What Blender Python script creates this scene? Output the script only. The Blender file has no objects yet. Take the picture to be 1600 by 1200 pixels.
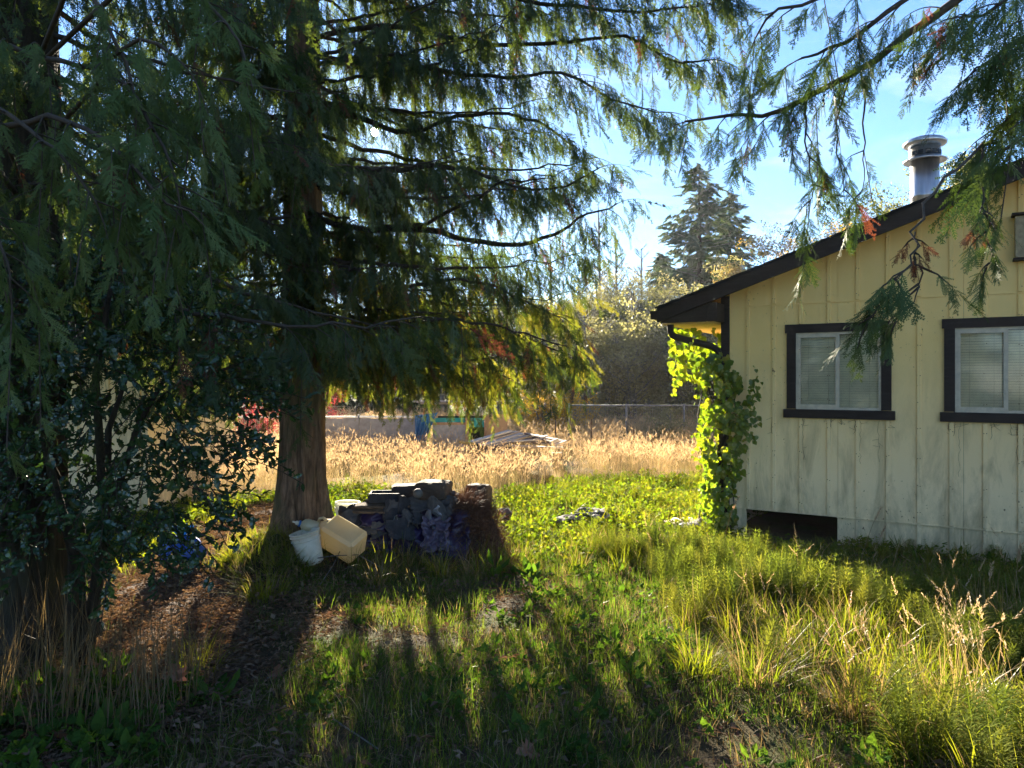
import bpy, math, random
import numpy as np
from mathutils import Vector, Matrix, Euler, noise

scene = bpy.context.scene
C = scene.collection
R = math.radians
F, HZ, CH = 1150.0, 592.0, 1.75          # focal length in photo pixels, horizon row, eye height

# ------------------------------------------------------------------ camera, sky, sun, exposure
cam = bpy.data.cameras.new('camera')
cam.sensor_width = 36.0
cam.lens = 36.0 * F / 1600.0
cam.shift_y = -8.0 / 1600.0
cam.clip_end = 3000.0
camo = bpy.data.objects.new('camera', cam)
camo.location = (0, 0, CH)
camo.rotation_euler = (R(90), 0, 0)
C.objects.link(camo)
scene.camera = camo

SUN_EL, SUN_AZ = 18.3, -10.6             # azimuth from the view axis, negative is left
world = bpy.data.worlds.new('World')
scene.world = world
world.use_nodes = True
wn, wl = world.node_tree.nodes, world.node_tree.links
wn.clear()
w_out = wn.new('ShaderNodeOutputWorld')
w_bg = wn.new('ShaderNodeBackground')
w_bg.inputs['Strength'].default_value = 0.05
sky = wn.new('ShaderNodeTexSky')
sky.sky_type = 'NISHITA'
sky.sun_disc = False
sky.sun_elevation = R(SUN_EL)
sky.sun_rotation = R(SUN_AZ)
sky.air_density = 1.0
sky.dust_density = 0.05
sky.ozone_density = 6.5
w_tc = wn.new('ShaderNodeTexCoord')      # thin high cloud
w_map = wn.new('ShaderNodeMapping')
w_map.inputs['Scale'].default_value = (1.2, 3.0, 5.0)
w_map.inputs['Rotation'].default_value = (0.2, 0.1, 0.5)
w_no = wn.new('ShaderNodeTexNoise')
w_no.inputs['Scale'].default_value = 2.2
w_no.inputs['Detail'].default_value = 8.0
w_no.inputs['Roughness'].default_value = 0.62
w_no.inputs['Distortion'].default_value = 0.7
w_rmp = wn.new('ShaderNodeMapRange')
w_rmp.inputs['From Min'].default_value = 0.5
w_rmp.inputs['From Max'].default_value = 0.85
w_rmp.inputs['To Max'].default_value = 0.4
w_mix = wn.new('ShaderNodeMix')
w_mix.data_type = 'RGBA'
w_mix.inputs[7].default_value = (5.0, 5.6, 6.6, 1)
wl.new(w_tc.outputs['Generated'], w_map.inputs['Vector'])
wl.new(w_map.outputs[0], w_no.inputs['Vector'])
wl.new(w_no.outputs['Fac'], w_rmp.inputs['Value'])
wl.new(w_rmp.outputs[0], w_mix.inputs[0])
wl.new(sky.outputs[0], w_mix.inputs[6])
w_tint = wn.new('ShaderNodeMix')
w_tint.data_type = 'RGBA'
w_tint.blend_type = 'MULTIPLY'
w_tint.inputs[0].default_value = 1.0
w_tint.inputs[7].default_value = (1.03, 0.93, 0.88, 1)     # the camera's warm white balance
wl.new(w_mix.outputs[2], w_tint.inputs[6])
wl.new(w_tint.outputs[2], w_bg.inputs['Color'])
wl.new(w_bg.outputs[0], w_out.inputs['Surface'])

sun = bpy.data.lights.new('sun', 'SUN')
sun.energy = 5.0
sun.angle = R(0.53)
sun.color = (1.0, 0.89, 0.70)
suno = bpy.data.objects.new('sun', sun)
sd = Vector((math.sin(R(SUN_AZ)) * math.cos(R(SUN_EL)), math.cos(R(SUN_AZ)) * math.cos(R(SUN_EL)), math.sin(R(SUN_EL))))
suno.rotation_euler = sd.to_track_quat('Z', 'Y').to_euler()
suno.location = sd * 60
C.objects.link(suno)

scene.view_settings.view_transform = 'Standard'
scene.view_settings.look = 'None'
scene.view_settings.exposure = 2.8
scene.view_settings.gamma = 1.0
scene.view_settings.use_curve_mapping = False
scene.render.engine = 'CYCLES'
cy = scene.cycles
cy.use_denoising = True
cy.max_bounces = 8
cy.diffuse_bounces = 5
cy.glossy_bounces = 3
cy.transmission_bounces = 6
cy.transparent_max_bounces = 12
cy.sample_clamp_indirect = 12.0

# ------------------------------------------------------------------ helpers
def at(px, py, Y):
    "the point at depth Y that the photograph shows at pixel px, py"
    return Vector(((px - 800.0) / F * Y, Y, CH - (py - HZ) / F * Y))

def smooth(a, b, x):
    t = np.clip((x - a) / (b - a), 0, 1)
    return t * t * (3 - 2 * t)

def ground_np(x, y):
    z = -0.15 * smooth(1.0, 9.0, y)
    z = z + 0.035 * np.sin(x * 1.3 + 0.7) * np.sin(y * 1.1 + 1.9) + 0.02 * np.sin(x * 3.1 + y * 2.3) + 0.012 * np.sin(x * 6.3 - y * 5.1)
    d = (x + 2.35) ** 2 / 0.9 ** 2 + (y - 7.5) ** 2 / 0.8 ** 2          # swelling round the cedar roots
    z = z + 0.16 * np.exp(-d)
    return z

def ground(x, y):
    return float(ground_np(np.float64(x), np.float64(y)))

def tag(o, label=None, cat=None, group=None, kind=None):
    if label: o['label'] = label
    if cat: o['category'] = cat
    if group: o['group'] = group
    if kind: o['kind'] = kind
    return o

def empty(name, loc=(0, 0, 0), rz=0.0, label=None, cat=None, group=None):
    o = bpy.data.objects.new(name, None)
    o.empty_display_size = 0.2
    o.location = loc
    o.rotation_euler = (0, 0, rz)
    C.objects.link(o)
    return tag(o, label, cat, group)

def link(name, me, parent=None, loc=None, rot=None):
    o = bpy.data.objects.new(name, me)
    C.objects.link(o)
    if parent is not None: o.parent = parent
    if loc is not None: o.location = loc
    if rot is not None: o.rotation_euler = rot
    return o

class MB:
    "collects boxes, tubes and sheets and links them as one mesh object"
    def __init__(s):
        s.v, s.f, s.m, s.s = [], [], [], []
    def face(s, idx, mi=0, sm=False):
        s.f.append(tuple(idx)); s.m.append(mi); s.s.append(sm)
    def poly(s, pts, mi=0, sm=False):
        b = len(s.v); s.v.extend([tuple(p) for p in pts]); s.face(range(b, b + len(pts)), mi, sm)
    def box(s, c, size, M=None, mi=0):
        hx, hy, hz = size[0] / 2, size[1] / 2, size[2] / 2
        b = len(s.v)
        for sx, sy, sz in ((-1,-1,-1),(1,-1,-1),(1,1,-1),(-1,1,-1),(-1,-1,1),(1,-1,1),(1,1,1),(-1,1,1)):
            p = Vector((sx * hx, sy * hy, sz * hz))
            if M is not None: p = M @ p
            s.v.append(tuple(p + Vector(c)))
        for q in ((0,3,2,1),(4,5,6,7),(0,1,5,4),(1,2,6,5),(2,3,7,6),(3,0,4,7)):
            s.face([b + i for i in q], mi)
        return s
    def bevel_box(s, c, size, r, M=None, mi=0):
        "a box whose edges are cut by r"
        h = [size[0] / 2, size[1] / 2, size[2] / 2]
        b = len(s.v)
        ids = {}
        for sx in (-1, 1):
            for sy in (-1, 1):
                for sz in (-1, 1):
                    sg = (sx, sy, sz)
                    for ax in range(3):
                        p = Vector([sg[k] * (h[k] if k == ax else h[k] - r) for k in range(3)])
                        if M is not None: p = M @ p
                        ids[(sg, ax)] = len(s.v)
                        s.v.append(tuple(p + Vector(c)))
        for ax in range(3):
            u, w = (ax + 1) % 3, (ax + 2) % 3
            for d in (-1, 1):
                ring = []
                for a, bb in ((-1,-1),(1,-1),(1,1),(-1,1)):
                    sg = [0, 0, 0]; sg[ax] = d; sg[u] = a; sg[w] = bb
                    ring.append(ids[(tuple(sg), ax)])
                s.face(ring if d > 0 else ring[::-1], mi)
        for ax in range(3):                                            # 12 edge cuts
            u, w = (ax + 1) % 3, (ax + 2) % 3
            for a in (-1, 1):
                for bb in (-1, 1):
                    lo = [0, 0, 0]; lo[u] = a; lo[w] = bb; lo[ax] = -1
                    hi = list(lo); hi[ax] = 1
                    s.face([ids[(tuple(lo), u)], ids[(tuple(hi), u)], ids[(tuple(hi), w)], ids[(tuple(lo), w)]], mi)
        for sx in (-1, 1):
            for sy in (-1, 1):
                for sz in (-1, 1):
                    sg = (sx, sy, sz)
                    s.face([ids[(sg, 0)], ids[(sg, 1)], ids[(sg, 2)]], mi)
        return s
    def tube(s, pts, rad, n=6, mi=0, cap=True, sm=True):
        pts = [Vector(p) for p in pts]
        if not hasattr(rad, '__len__'): rad = [rad] * len(pts)
        b = len(s.v)
        t0 = (pts[1] - pts[0]).normalized()
        a = t0.orthogonal().normalized()
        for i, p in enumerate(pts):
            t = (pts[min(i + 1, len(pts) - 1)] - pts[max(i - 1, 0)])
            t = t.normalized() if t.length > 1e-9 else t0
            a = (a - t * a.dot(t))
            a = a.normalized() if a.length > 1e-6 else t.orthogonal().normalized()
            bb = t.cross(a)
            for k in range(n):
                an = 2 * math.pi * k / n
                s.v.append(tuple(p + (a * math.cos(an) + bb * math.sin(an)) * rad[i]))
        for i in range(len(pts) - 1):
            for k in range(n):
                k2 = (k + 1) % n
                s.face((b + i * n + k, b + i * n + k2, b + (i + 1) * n + k2, b + (i + 1) * n + k), mi, sm)
        if cap:
            s.face([b + k for k in range(n)][::-1], mi)
            s.face([b + (len(pts) - 1) * n + k for k in range(n)], mi)
        return s
    def lathe(s, prof, n=24, c=(0, 0, 0), M=None, mi=0, sm=True):
        b = len(s.v)
        for r, z in prof:
            for k in range(n):
                an = 2 * math.pi * k / n
                p = Vector((r * math.cos(an), r * math.sin(an), z))
                if M is not None: p = M @ p
                s.v.append(tuple(p + Vector(c)))
        for i in range(len(prof) - 1):
            for k in range(n):
                k2 = (k + 1) % n
                s.face((b + i * n + k, b + i * n + k2, b + (i + 1) * n + k2, b + (i + 1) * n + k), mi, sm)
        return s
    def grid(s, fn, nu, nv, mi=0, sm=True):
        b = len(s.v)
        for i in range(nu + 1):
            for j in range(nv + 1):
                s.v.append(tuple(fn(i / nu, j / nv)))
        for i in range(nu):
            for j in range(nv):
                a = b + i * (nv + 1) + j
                s.face((a, a + nv + 1, a + nv + 2, a + 1), mi, sm)
        return s
    def mesh(s, name, mats):
        me = bpy.data.meshes.new(name)
        me.from_pydata(s.v, [], s.f)
        for m in (mats if isinstance(mats, (list, tuple)) else [mats]): me.materials.append(m)
        me.polygons.foreach_set('material_index', s.m)
        me.polygons.foreach_set('use_smooth', s.s)
        me.update()
        return me
    def build(s, name, mats, parent=None, loc=None, rot=None, kind=None):
        o = link(name, s.mesh(name, mats), parent, loc, rot)
        if kind: o['kind'] = kind
        return o

# ------------------------------------------------------------------ materials
class NT:
    def __init__(s, name):
        s.m = bpy.data.materials.new(name)
        s.m.use_nodes = True
        s.n, s.l = s.m.node_tree.nodes, s.m.node_tree.links
        s.n.clear()
        s.out = s.n.new('ShaderNodeOutputMaterial')
    def node(s, t, **kw):
        x = s.n.new(t)
        for k, v in kw.items():
            if k.startswith('_'): setattr(x, k[1:], v)
        return x
    def set(s, sock, v):
        if isinstance(v, bpy.types.NodeSocket): s.l.new(v, sock)
        elif isinstance(v, (tuple, list)) and len(v) == 3 and sock.type == 'RGBA': sock.default_value = (*v, 1)
        else: sock.default_value = v
    def pos(s, scale=(1, 1, 1), obj=False, rot=(0, 0, 0)):
        if obj: o = s.n.new('ShaderNodeTexCoord').outputs['Object']
        else: o = s.n.new('ShaderNodeNewGeometry').outputs['Position']
        mp = s.n.new('ShaderNodeMapping')
        mp.inputs['Scale'].default_value = scale
        mp.inputs['Rotation'].default_value = rot
        s.l.new(o, mp.inputs[0])
        return mp.outputs[0]
    def noise(s, vec, scale, detail=4, rough=0.55, dist=0.0):
        x = s.n.new('ShaderNodeTexNoise')
        s.l.new(vec, x.inputs['Vector'])
        x.inputs['Scale'].default_value = scale
        x.inputs['Detail'].default_value = detail
        x.inputs['Roughness'].default_value = rough
        x.inputs['Distortion'].default_value = dist
        return x.outputs['Fac']
    def ramp(s, f, stops):
        x = s.n.new('ShaderNodeValToRGB')
        e = x.color_ramp.elements
        while len(e) < len(stops): e.new(0.5)
        for i, (p, c) in enumerate(stops):
            e[i].position = p; e[i].color = (*c, 1) if len(c) == 3 else c
        s.l.new(f, x.inputs[0])
        return x.outputs[0]
    def step(s, f, a, b):
        x = s.n.new('ShaderNodeMapRange')
        x.inputs['From Min'].default_value = a; x.inputs['From Max'].default_value = b
        s.l.new(f, x.inputs['Value'])
        return x.outputs[0]
    def mix(s, f, a, b, mode='MIX'):
        x = s.n.new('ShaderNodeMix'); x.data_type = 'RGBA'; x.blend_type = mode
        s.set(x.inputs[0], f); s.set(x.inputs[6], a); s.set(x.inputs[7], b)
        return x.outputs[2]
    def math(s, op, a, b=0.0):
        x = s.n.new('ShaderNodeMath'); x.operation = op
        s.set(x.inputs[0], a); s.set(x.inputs[1], b)
        return x.outputs[0]
    def rnd(s):
        return s.n.new('ShaderNodeObjectInfo').outputs['Random']
    def bump(s, h, strength=0.4, dist=0.02):
        x = s.n.new('ShaderNodeBump')
        x.inputs['Strength'].default_value = strength
        x.inputs['Distance'].default_value = dist
        s.l.new(h, x.inputs['Height'])
        return x.outputs[0]
    def principled(s, col, rough=0.7, metal=0.0, bump=None, spec=0.4, **kw):
        x = s.n.new('ShaderNodeBsdfPrincipled')
        s.set(x.inputs['Base Color'], col); s.set(x.inputs['Roughness'], rough); s.set(x.inputs['Metallic'], metal)
        x.inputs['Specular IOR Level'].default_value = spec
        if bump is not None: s.l.new(bump, x.inputs['Normal'])
        for k, v in kw.items(): s.set(x.inputs[k.replace('_', ' ')], v)
        s.l.new(x.outputs[0], s.out.inputs['Surface'])
        return s.m
    def leafy(s, col, tcol, trans=0.4, gloss=0.06, rough=0.4):
        d = s.n.new('ShaderNodeBsdfDiffuse'); t = s.n.new('ShaderNodeBsdfTranslucent'); g = s.n.new('ShaderNodeBsdfGlossy')
        s.set(d.inputs['Color'], col); s.set(t.inputs['Color'], tcol)
        g.inputs['Roughness'].default_value = rough
        m1 = s.n.new('ShaderNodeMixShader'); m2 = s.n.new('ShaderNodeMixShader')
        m1.inputs[0].default_value = trans; m2.inputs[0].default_value = gloss
        s.l.new(d.outputs[0], m1.inputs[1]); s.l.new(t.outputs[0], m1.inputs[2])
        s.l.new(m1.outputs[0], m2.inputs[1]); s.l.new(g.outputs[0], m2.inputs[2])
        s.l.new(m2.outputs[0], s.out.inputs['Surface'])
        return s.m

def leaf_mat(name, cols, tmul=(1.5, 1.6, 0.7), trans=0.42, gloss=0.05, rough=0.4, patch=0.0, patch_col=None):
    "foliage: colour varies from copy to copy and in patches over the ground; light comes through"
    n = NT(name)
    f = n.rnd()
    k = len(cols)
    col = n.ramp(f, [(i / max(1, k - 1), c) for i, c in enumerate(cols)])
    if patch > 0:
        pf = n.step(n.noise(n.pos(), 0.7, 3, 0.6), 0.42, 0.62)
        col = n.mix(n.math('MULTIPLY', pf, patch), col, patch_col)
    tc = n.mix(1.0, col, tmul, 'MULTIPLY')
    return n.leafy(col, tc, trans, gloss, rough)

def plain(name, col, rough=0.6, var=0.25, scale=8.0, metal=0.0, bump=0.15, spec=0.4, obj=False, **kw):
    n = NT(name)
    p = n.pos(obj=obj)
    f = n.noise(p, scale, 6, 0.6)
    dark = tuple(c * (1 - var) for c in col); light = tuple(min(1, c * (1 + var)) for c in col)
    c = n.ramp(f, [(0.3, dark), (0.7, light)])
    b = n.bump(n.noise(p, scale * 6, 4), bump, 0.01)
    return n.principled(c, rough, metal, b, spec, **kw)

def bark_mat(name, dark, light, green=None, sc=1.0):
    n = NT(name)
    p = n.pos((9 * sc, 9 * sc, 1.1 * sc))
    f = n.noise(p, 3.0, 8, 0.65, 0.4)
    c = n.ramp(f, [(0.3, dark), (0.55, tuple((a + b) / 2 for a, b in zip(dark, light))), (0.75, light)])
    if green:
        gf = n.step(n.noise(n.pos(), 1.6, 4, 0.6), 0.5, 0.68)
        c = n.mix(n.math('MULTIPLY', gf, 0.7), c, green)
    return n.principled(c, 0.9, 0, n.bump(f, 0.9, 0.04), 0.15)

MAT = {}
MAT['cedar'] = leaf_mat('cedar_spray_green', [(0.034, 0.056, 0.022), (0.05, 0.075, 0.027), (0.072, 0.095, 0.034)], (2.1, 2.0, 0.6), 0.36, 0.02)
MAT['cedar_sun'] = leaf_mat('cedar_spray_yellowing_sunlit', [(0.06, 0.08, 0.02), (0.085, 0.10, 0.026), (0.12, 0.105, 0.03)], (2.6, 2.4, 0.6), 0.5, 0.02)  # yellowing low sprays, with the backlit sun also put into the colour
MAT['cedar_near'] = leaf_mat('cedar_spray_fresh', [(0.06, 0.095, 0.026), (0.078, 0.115, 0.03), (0.10, 0.13, 0.038)], (1.3, 1.4, 0.6), 0.2, 0.02)
MAT['cedar_dead'] = leaf_mat('cedar_spray_rusty', [(0.12, 0.045, 0.02), (0.09, 0.04, 0.03), (0.15, 0.06, 0.025)], (1.5, 1.0, 0.7), 0.35, 0.02)
MAT['cone'] = plain('cedar_cones', (0.06, 0.045, 0.035), 0.8, 0.3, 60)
MAT['twig'] = plain('twig_bark', (0.06, 0.045, 0.032), 0.9, 0.35, 30)
MAT['bark'] = bark_mat('cedar_bark', (0.035, 0.022, 0.014), (0.38, 0.235, 0.14), (0.12, 0.11, 0.05))
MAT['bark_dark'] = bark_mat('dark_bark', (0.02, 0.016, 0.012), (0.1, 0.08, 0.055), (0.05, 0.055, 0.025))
MAT['bark_grey'] = bark_mat('grey_bark', (0.08, 0.075, 0.065), (0.3, 0.28, 0.25))
MAT['moss'] = leaf_mat('moss', [(0.03, 0.05, 0.012), (0.06, 0.085, 0.02)], (1.4, 1.5, .6), 0.3, 0.0)

# ------------------------------------------------------------------ scatter (copies on points by geometry nodes)
def proto(name, mb, mats):
    return bpy.data.objects.new(name, mb.mesh(name, mats))      # never linked: only a source for the copies

_trees = {}
def scatter_nodes(protos):
    key = tuple(p.name for p in protos)
    if key in _trees: return _trees[key]
    ng = bpy.data.node_groups.new('scatter', 'GeometryNodeTree')
    ng.interface.new_socket('Geometry', in_out='INPUT', socket_type='NodeSocketGeometry')
    ng.interface.new_socket('Geometry', in_out='OUTPUT', socket_type='NodeSocketGeometry')
    N, L = ng.nodes, ng.links.new
    gi, go = N.new('NodeGroupInput'), N.new('NodeGroupOutput')
    j = N.new('GeometryNodeJoinGeometry')
    for p in reversed(protos):
        oi = N.new('GeometryNodeObjectInfo'); oi.inputs['Object'].default_value = p
        g = N.new('GeometryNodeGeometryToInstance')
        L(oi.outputs['Geometry'], g.inputs[0]); L(g.outputs[0], j.inputs[0])
    iop = N.new('GeometryNodeInstanceOnPoints')
    iop.inputs['Pick Instance'].default_value = True
    def attr(nm, t):
        a = N.new('GeometryNodeInputNamedAttribute'); a.data_type = t; a.inputs['Name'].default_value = nm
        return a.outputs['Attribute']
    e = N.new('FunctionNodeEulerToRotation')
    L(attr('rot', 'FLOAT_VECTOR'), e.inputs[0])
    L(gi.outputs[0], iop.inputs['Points']); L(j.outputs[0], iop.inputs['Instance'])
    L(attr('idx', 'INT'), iop.inputs['Instance Index']); L(e.outputs[0], iop.inputs['Rotation'])
    L(attr('scl', 'FLOAT_VECTOR'), iop.inputs['Scale']); L(iop.outputs[0], go.inputs[0])
    _trees[key] = ng
    return ng

def scatter(name, protos, pos, rot, scl, idx, parent=None, kind='stuff'):
    pos = np.asarray(pos, np.float32).reshape(-1, 3); n = len(pos)
    scl = np.asarray(scl, np.float32)
    if scl.ndim == 1: scl = np.repeat(scl[:, None], 3, 1)
    me = bpy.data.meshes.new(name)
    me.vertices.add(n)
    me.vertices.foreach_set('co', pos.ravel())
    a = me.attributes.new('rot', 'FLOAT_VECTOR', 'POINT'); a.data.foreach_set('vector', np.asarray(rot, np.float32).ravel())
    a = me.attributes.new('scl', 'FLOAT_VECTOR', 'POINT'); a.data.foreach_set('vector', scl.ravel())
    a = me.attributes.new('idx', 'INT', 'POINT'); a.data.foreach_set('value', np.asarray(idx, np.int32))
    o = link(name, me, parent)
    if kind: o['kind'] = kind
    md = o.modifiers.new('scatter', 'NODES'); md.node_group = scatter_nodes(protos)
    return o

def euler_from_axes(zax, ref):
    "euler angles (n,3) of frames whose local Z is zax and whose local X lies near ref"
    z = zax / np.linalg.norm(zax, axis=1, keepdims=True)
    x = ref - z * np.sum(ref * z, 1, keepdims=True)
    x /= np.maximum(np.linalg.norm(x, axis=1, keepdims=True), 1e-6)
    y = np.cross(z, x)
    ry = -np.arcsin(np.clip(x[:, 2], -1, 1))
    rx = np.arctan2(y[:, 2], z[:, 2])
    rz = np.arctan2(x[:, 1], x[:, 0])
    return np.stack([rx, ry, rz], 1)

# ------------------------------------------------------------------ plant pieces that are copied
def strip(mb, p, d, side, L, w, taper=0.15, mi=0, segs=1, sag=None):
    "a narrow leaf strip from p along d, flat across side"
    d = d.normalized()
    pts = []
    for i in range(segs + 1):
        t = i / segs
        q = p + d * (L * t)
        if sag is not None: q = q + sag * (t * t)
        ww = w * (1 - (1 - taper) * t)
        pts.append((q - side * ww / 2, q + side * ww / 2))
    for i in range(segs):
        mb.poly([pts[i][0], pts[i][1], pts[i + 1][1], pts[i + 1][0]], mi)

def leafdiamond(mb, p, d, side, L, w, mi=0, cup=None):
    q = p + d * (L * 0.45)
    m = Vector((0, 0, 0)) if cup is None else cup
    mb.poly([p, q + side * w / 2 + m, p + d * L, q - side * w / 2 + m], mi)

def spray(seed, pairs=11, fine=True, width=0.36, cones=0):
    rng = random.Random(seed)
    mb = MB()
    bx, by = rng.uniform(-.12, .12), rng.uniform(-.15, .15)
    def ax(t): return Vector((bx * t * t, by * t * t, t))
    X = Vector((1, 0, 0))
    gaps = [rng.uniform(.1, .9) for _ in range(2)]
    for i in range(6):
        a, b = ax(i / 6), ax((i + 1) / 6)
        w = 0.015 * (1 - i / 7)
        mb.poly([a - X * w, a + X * w, b + X * w * .85, b - X * w * .85], 0)
    for i in range(pairs * 2):
        t = 0.05 + 0.93 * (i + rng.uniform(-.2, .2)) / (pairs * 2)
        s = -1 if i % 2 else 1
        env = min(1, t / 0.22 + 0.25) * (1 - t) ** 0.75 * 1.25
        L = width * env * rng.choice((.45, .8, 1, 1.1, 1.3)) * rng.uniform(.8, 1.15) + 0.04
        if any(abs(t - g) < .03 for g in gaps): continue
        p = ax(t)
        ang = R(rng.uniform(22, 48))
        d = Vector((s * math.sin(ang), rng.uniform(-.18, .18), math.cos(ang))).normalized()
        if not fine:
            sd_ = Vector((d.z, 0, -d.x)).normalized()
            leafdiamond(mb, p, d, sd_, L, 0.036 + L * 0.11)
            continue
        sd_ = Vector((d.z, 0, -d.x)).normalized()
        sag = Vector((0, rng.uniform(-.05, .05), 0.12 * L))
        strip(mb, p, d, sd_, L, 0.019, .5, segs=2, sag=sag)
        k = max(2, int(L / 0.042))
        for j in range(k):
            tt = (j + .6) / (k + .3)
            q = p + d * (L * tt) + sag * (tt * tt)
            l2 = (0.06 * (1 - tt) + 0.028) * rng.uniform(.75, 1.25)
            for s2 in (-1, 1):
                a2 = R(38) * s2
                d2 = Vector((d.x * math.cos(a2) + d.z * math.sin(a2), d.y + rng.uniform(-.15, .15), d.z * math.cos(a2) - d.x * math.sin(a2))).normalized()
                sd2 = Vector((d2.z, 0, -d2.x)).normalized()
                leafdiamond(mb, q, d2, sd2, l2, 0.021)
    for i in range(cones):                                              # small seed cones sit along the spray
        t = rng.uniform(.15, .7)
        p = ax(t) + Vector((rng.uniform(-.12, .12), rng.uniform(-.03, .03), rng.uniform(-.03, .03)))
        r = rng.uniform(.02, .032)
        b = len(mb.v)
        mb.v += [tuple(p + Vector(q) * r) for q in ((1,0,0),(-1,0,0),(0,1,0),(0,-1,0),(0,0,1.5),(0,0,-1.5))]
        for q in ((0,2,4),(2,1,4),(1,3,4),(3,0,4),(2,0,5),(1,2,5),(3,1,5),(0,3,5)): mb.face([b + x for x in q], 1)
    return mb

SPR_NEAR = [proto('spray_near', spray(i, 9, True, (.36, .28, .42)[i]), MAT['cedar_near']) for i in range(3)]
SPR_NEAR += [proto('spray_near_rusty', spray(9, 9, True, .3), MAT['cedar_dead']), proto('spray_near_cones', spray(10, 8, True, .3, 12), [MAT['cedar_near'], MAT['cone']])]
SPR = [proto('spray', spray(20 + i, 8, True, (.26, .18)[i]), MAT['cedar']) for i in range(2)]
SPR += [proto('spray_plain', spray(30 + i, 9, True, (.2, .26, .15)[i]), MAT['cedar']) for i in range(3)]
SPR += [proto('spray_cones', spray(36, 8, True, .24, 9), [MAT['cedar'], MAT['cone']])]
SPR += [proto('spray_rusty', spray(40, 9, True, .2), MAT['cedar_dead'])]
SPR += [proto('spray_sunny', spray(44 + i, 9, True, (.26, .18)[i]), MAT['cedar_sun']) for i in range(2)]
# indices: near 0-2 green, 3 rusty;  mid 0-1 fine, 2-4 plain, 5 cones, 6 rusty

def leaf_shape(kind, rng, L=1.0):
    "one leaf along +Z, facing -Y, as a small cupped mesh"
    mb = MB()
    if kind == 'holly':
        prof = [(0, .0), (.10, .10), (.17, .17), (.25, .14), (.36, .24), (.46, .17), (.58, .23), (.68, .14), (.80, .15), (.88, .06), (1.0, 0)]
    elif kind == 'heart':
        prof = [(0, 0), (-.10, .2), (-.05, .38), (.1, .5), (.28, .52), (.42, .44), (.5, .40), (.66, .27), (.8, .14), (1.0, 0)]
    elif kind == 'maple':
        prof = [(0, 0), (-.05, .2), (-.15, .42), (.08, .32), (.2, .62), (.32, .38), (.5, .55), (.56, .22), (.75, .28), (1.0, 0)]
    elif kind == 'oval':
        prof = [(0, 0), (.12, .12), (.3, .22), (.5, .25), (.7, .2), (.87, .1), (1, 0)]
    else:
        prof = [(0, 0), (.1, .09), (.35, .16), (.6, .14), (.85, .06), (1, 0)]
    cup, curl, wav = rng.uniform(.12, .3), rng.uniform(-.05, .3), rng.uniform(.02, .06)
    def P(z, x):
        k = math.sin(z * 17 + (3 if x > 0 else 0)) * wav if abs(x) > .12 else 0
        return Vector((x, -abs(x) * cup * 1.6 + curl * z * z + k, z)) * L
    for s in (-1, 1):
        for i in range(len(prof) - 1):
            (z0, x0), (z1, x1) = prof[i], prof[i + 1]
            m0, m1 = P(max(0, z0), 0), P(max(0, z1), 0)
            pts = [m0, P(z0, s * x0), P(z1, s * x1), m1]
            pts = [p for k, p in enumerate(pts) if k == 0 or (p - pts[k - 1]).length > 1e-5]
            if len(pts) > 2: mb.poly(pts if s > 0 else pts[::-1], 0, True)
    return mb

def blade(mb, p, az, L, w, lean, bend, mi=0, segs=3, rng=random):
    d = Vector((math.cos(az), math.sin(az), 0)); s = Vector((-d.y, d.x, 0))
    tw = rng.uniform(-.6, .6)
    s = (s * math.cos(tw) + d * math.sin(tw))
    pts = []
    ang = lean; q = Vector(p)
    for i in range(segs + 1):
        t = i / segs
        ww = w * (1 - t) ** .7 + 0.0004
        pts.append((q - s * ww / 2, q + s * ww / 2))
        q = q + (d * math.sin(ang) + Vector((0, 0, 1)) * math.cos(ang)) * (L / segs)
        ang += bend / segs
    for i in range(segs): mb.poly([pts[i][0], pts[i][1], pts[i + 1][1], pts[i + 1][0]], mi)
    return q, ang

def tuft(seed, n, L, w, spread, lean=.35, bend=.8, dry=0.15, segs=3):
    rng = random.Random(seed); mb = MB()
    for i in range(n):
        a = rng.uniform(0, 6.283); r = spread * math.sqrt(rng.random())
        ll = rng.uniform(*L)
        blade(mb, (r * math.cos(a), r * math.sin(a), -0.01), a + rng.uniform(-1, 1), ll, rng.uniform(*w), abs(rng.gauss(0, lean)), rng.uniform(.2, 1.5) * bend, 1 if rng.random() < dry else 0, segs, rng)
    return mb

def seed_stalks(seed, n, L, head=.14, leaves=6, hl=.045, nh=9):
    "dry hay: thin stalks with feathery heads and some curled blades at the foot"
    rng = random.Random(seed); mb = MB()
    for i in range(n):
        a = rng.uniform(0, 6.283); r = .13 * math.sqrt(rng.random()); ll = rng.uniform(*L)
        az = rng.uniform(0, 6.283); lean = abs(rng.gauss(0, .16)); bend = rng.uniform(.05, .7)
        q, ang = blade(mb, (r * math.cos(a), r * math.sin(a), -.01), az, ll, .0045, lean, bend, 0, 4, rng)
        d = Vector((math.cos(az) * math.sin(ang), math.sin(az) * math.sin(ang), math.cos(ang)))
        s = d.orthogonal().normalized(); s2 = d.cross(s)
        for k in range(nh):
            t = k / nh; e = rng.uniform(0, 6.283)
            o = (s * math.cos(e) + s2 * math.sin(e))
            p = q - d * head * (1 - t) * 1.0
            dd = (d + o * .55).normalized()
            leafdiamond(mb, p, dd, dd.orthogonal().normalized(), hl * (1.1 - t * .6), hl * .25, 1)
    for i in range(leaves):
        a = rng.uniform(0, 6.283)
        blade(mb, (rng.uniform(-.1, .1), rng.uniform(-.1, .1), -.01), a, rng.uniform(.25, .5), .005, rng.uniform(.1, .6), rng.uniform(.6, 1.9), 0, 3, rng)
    return mb

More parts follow.
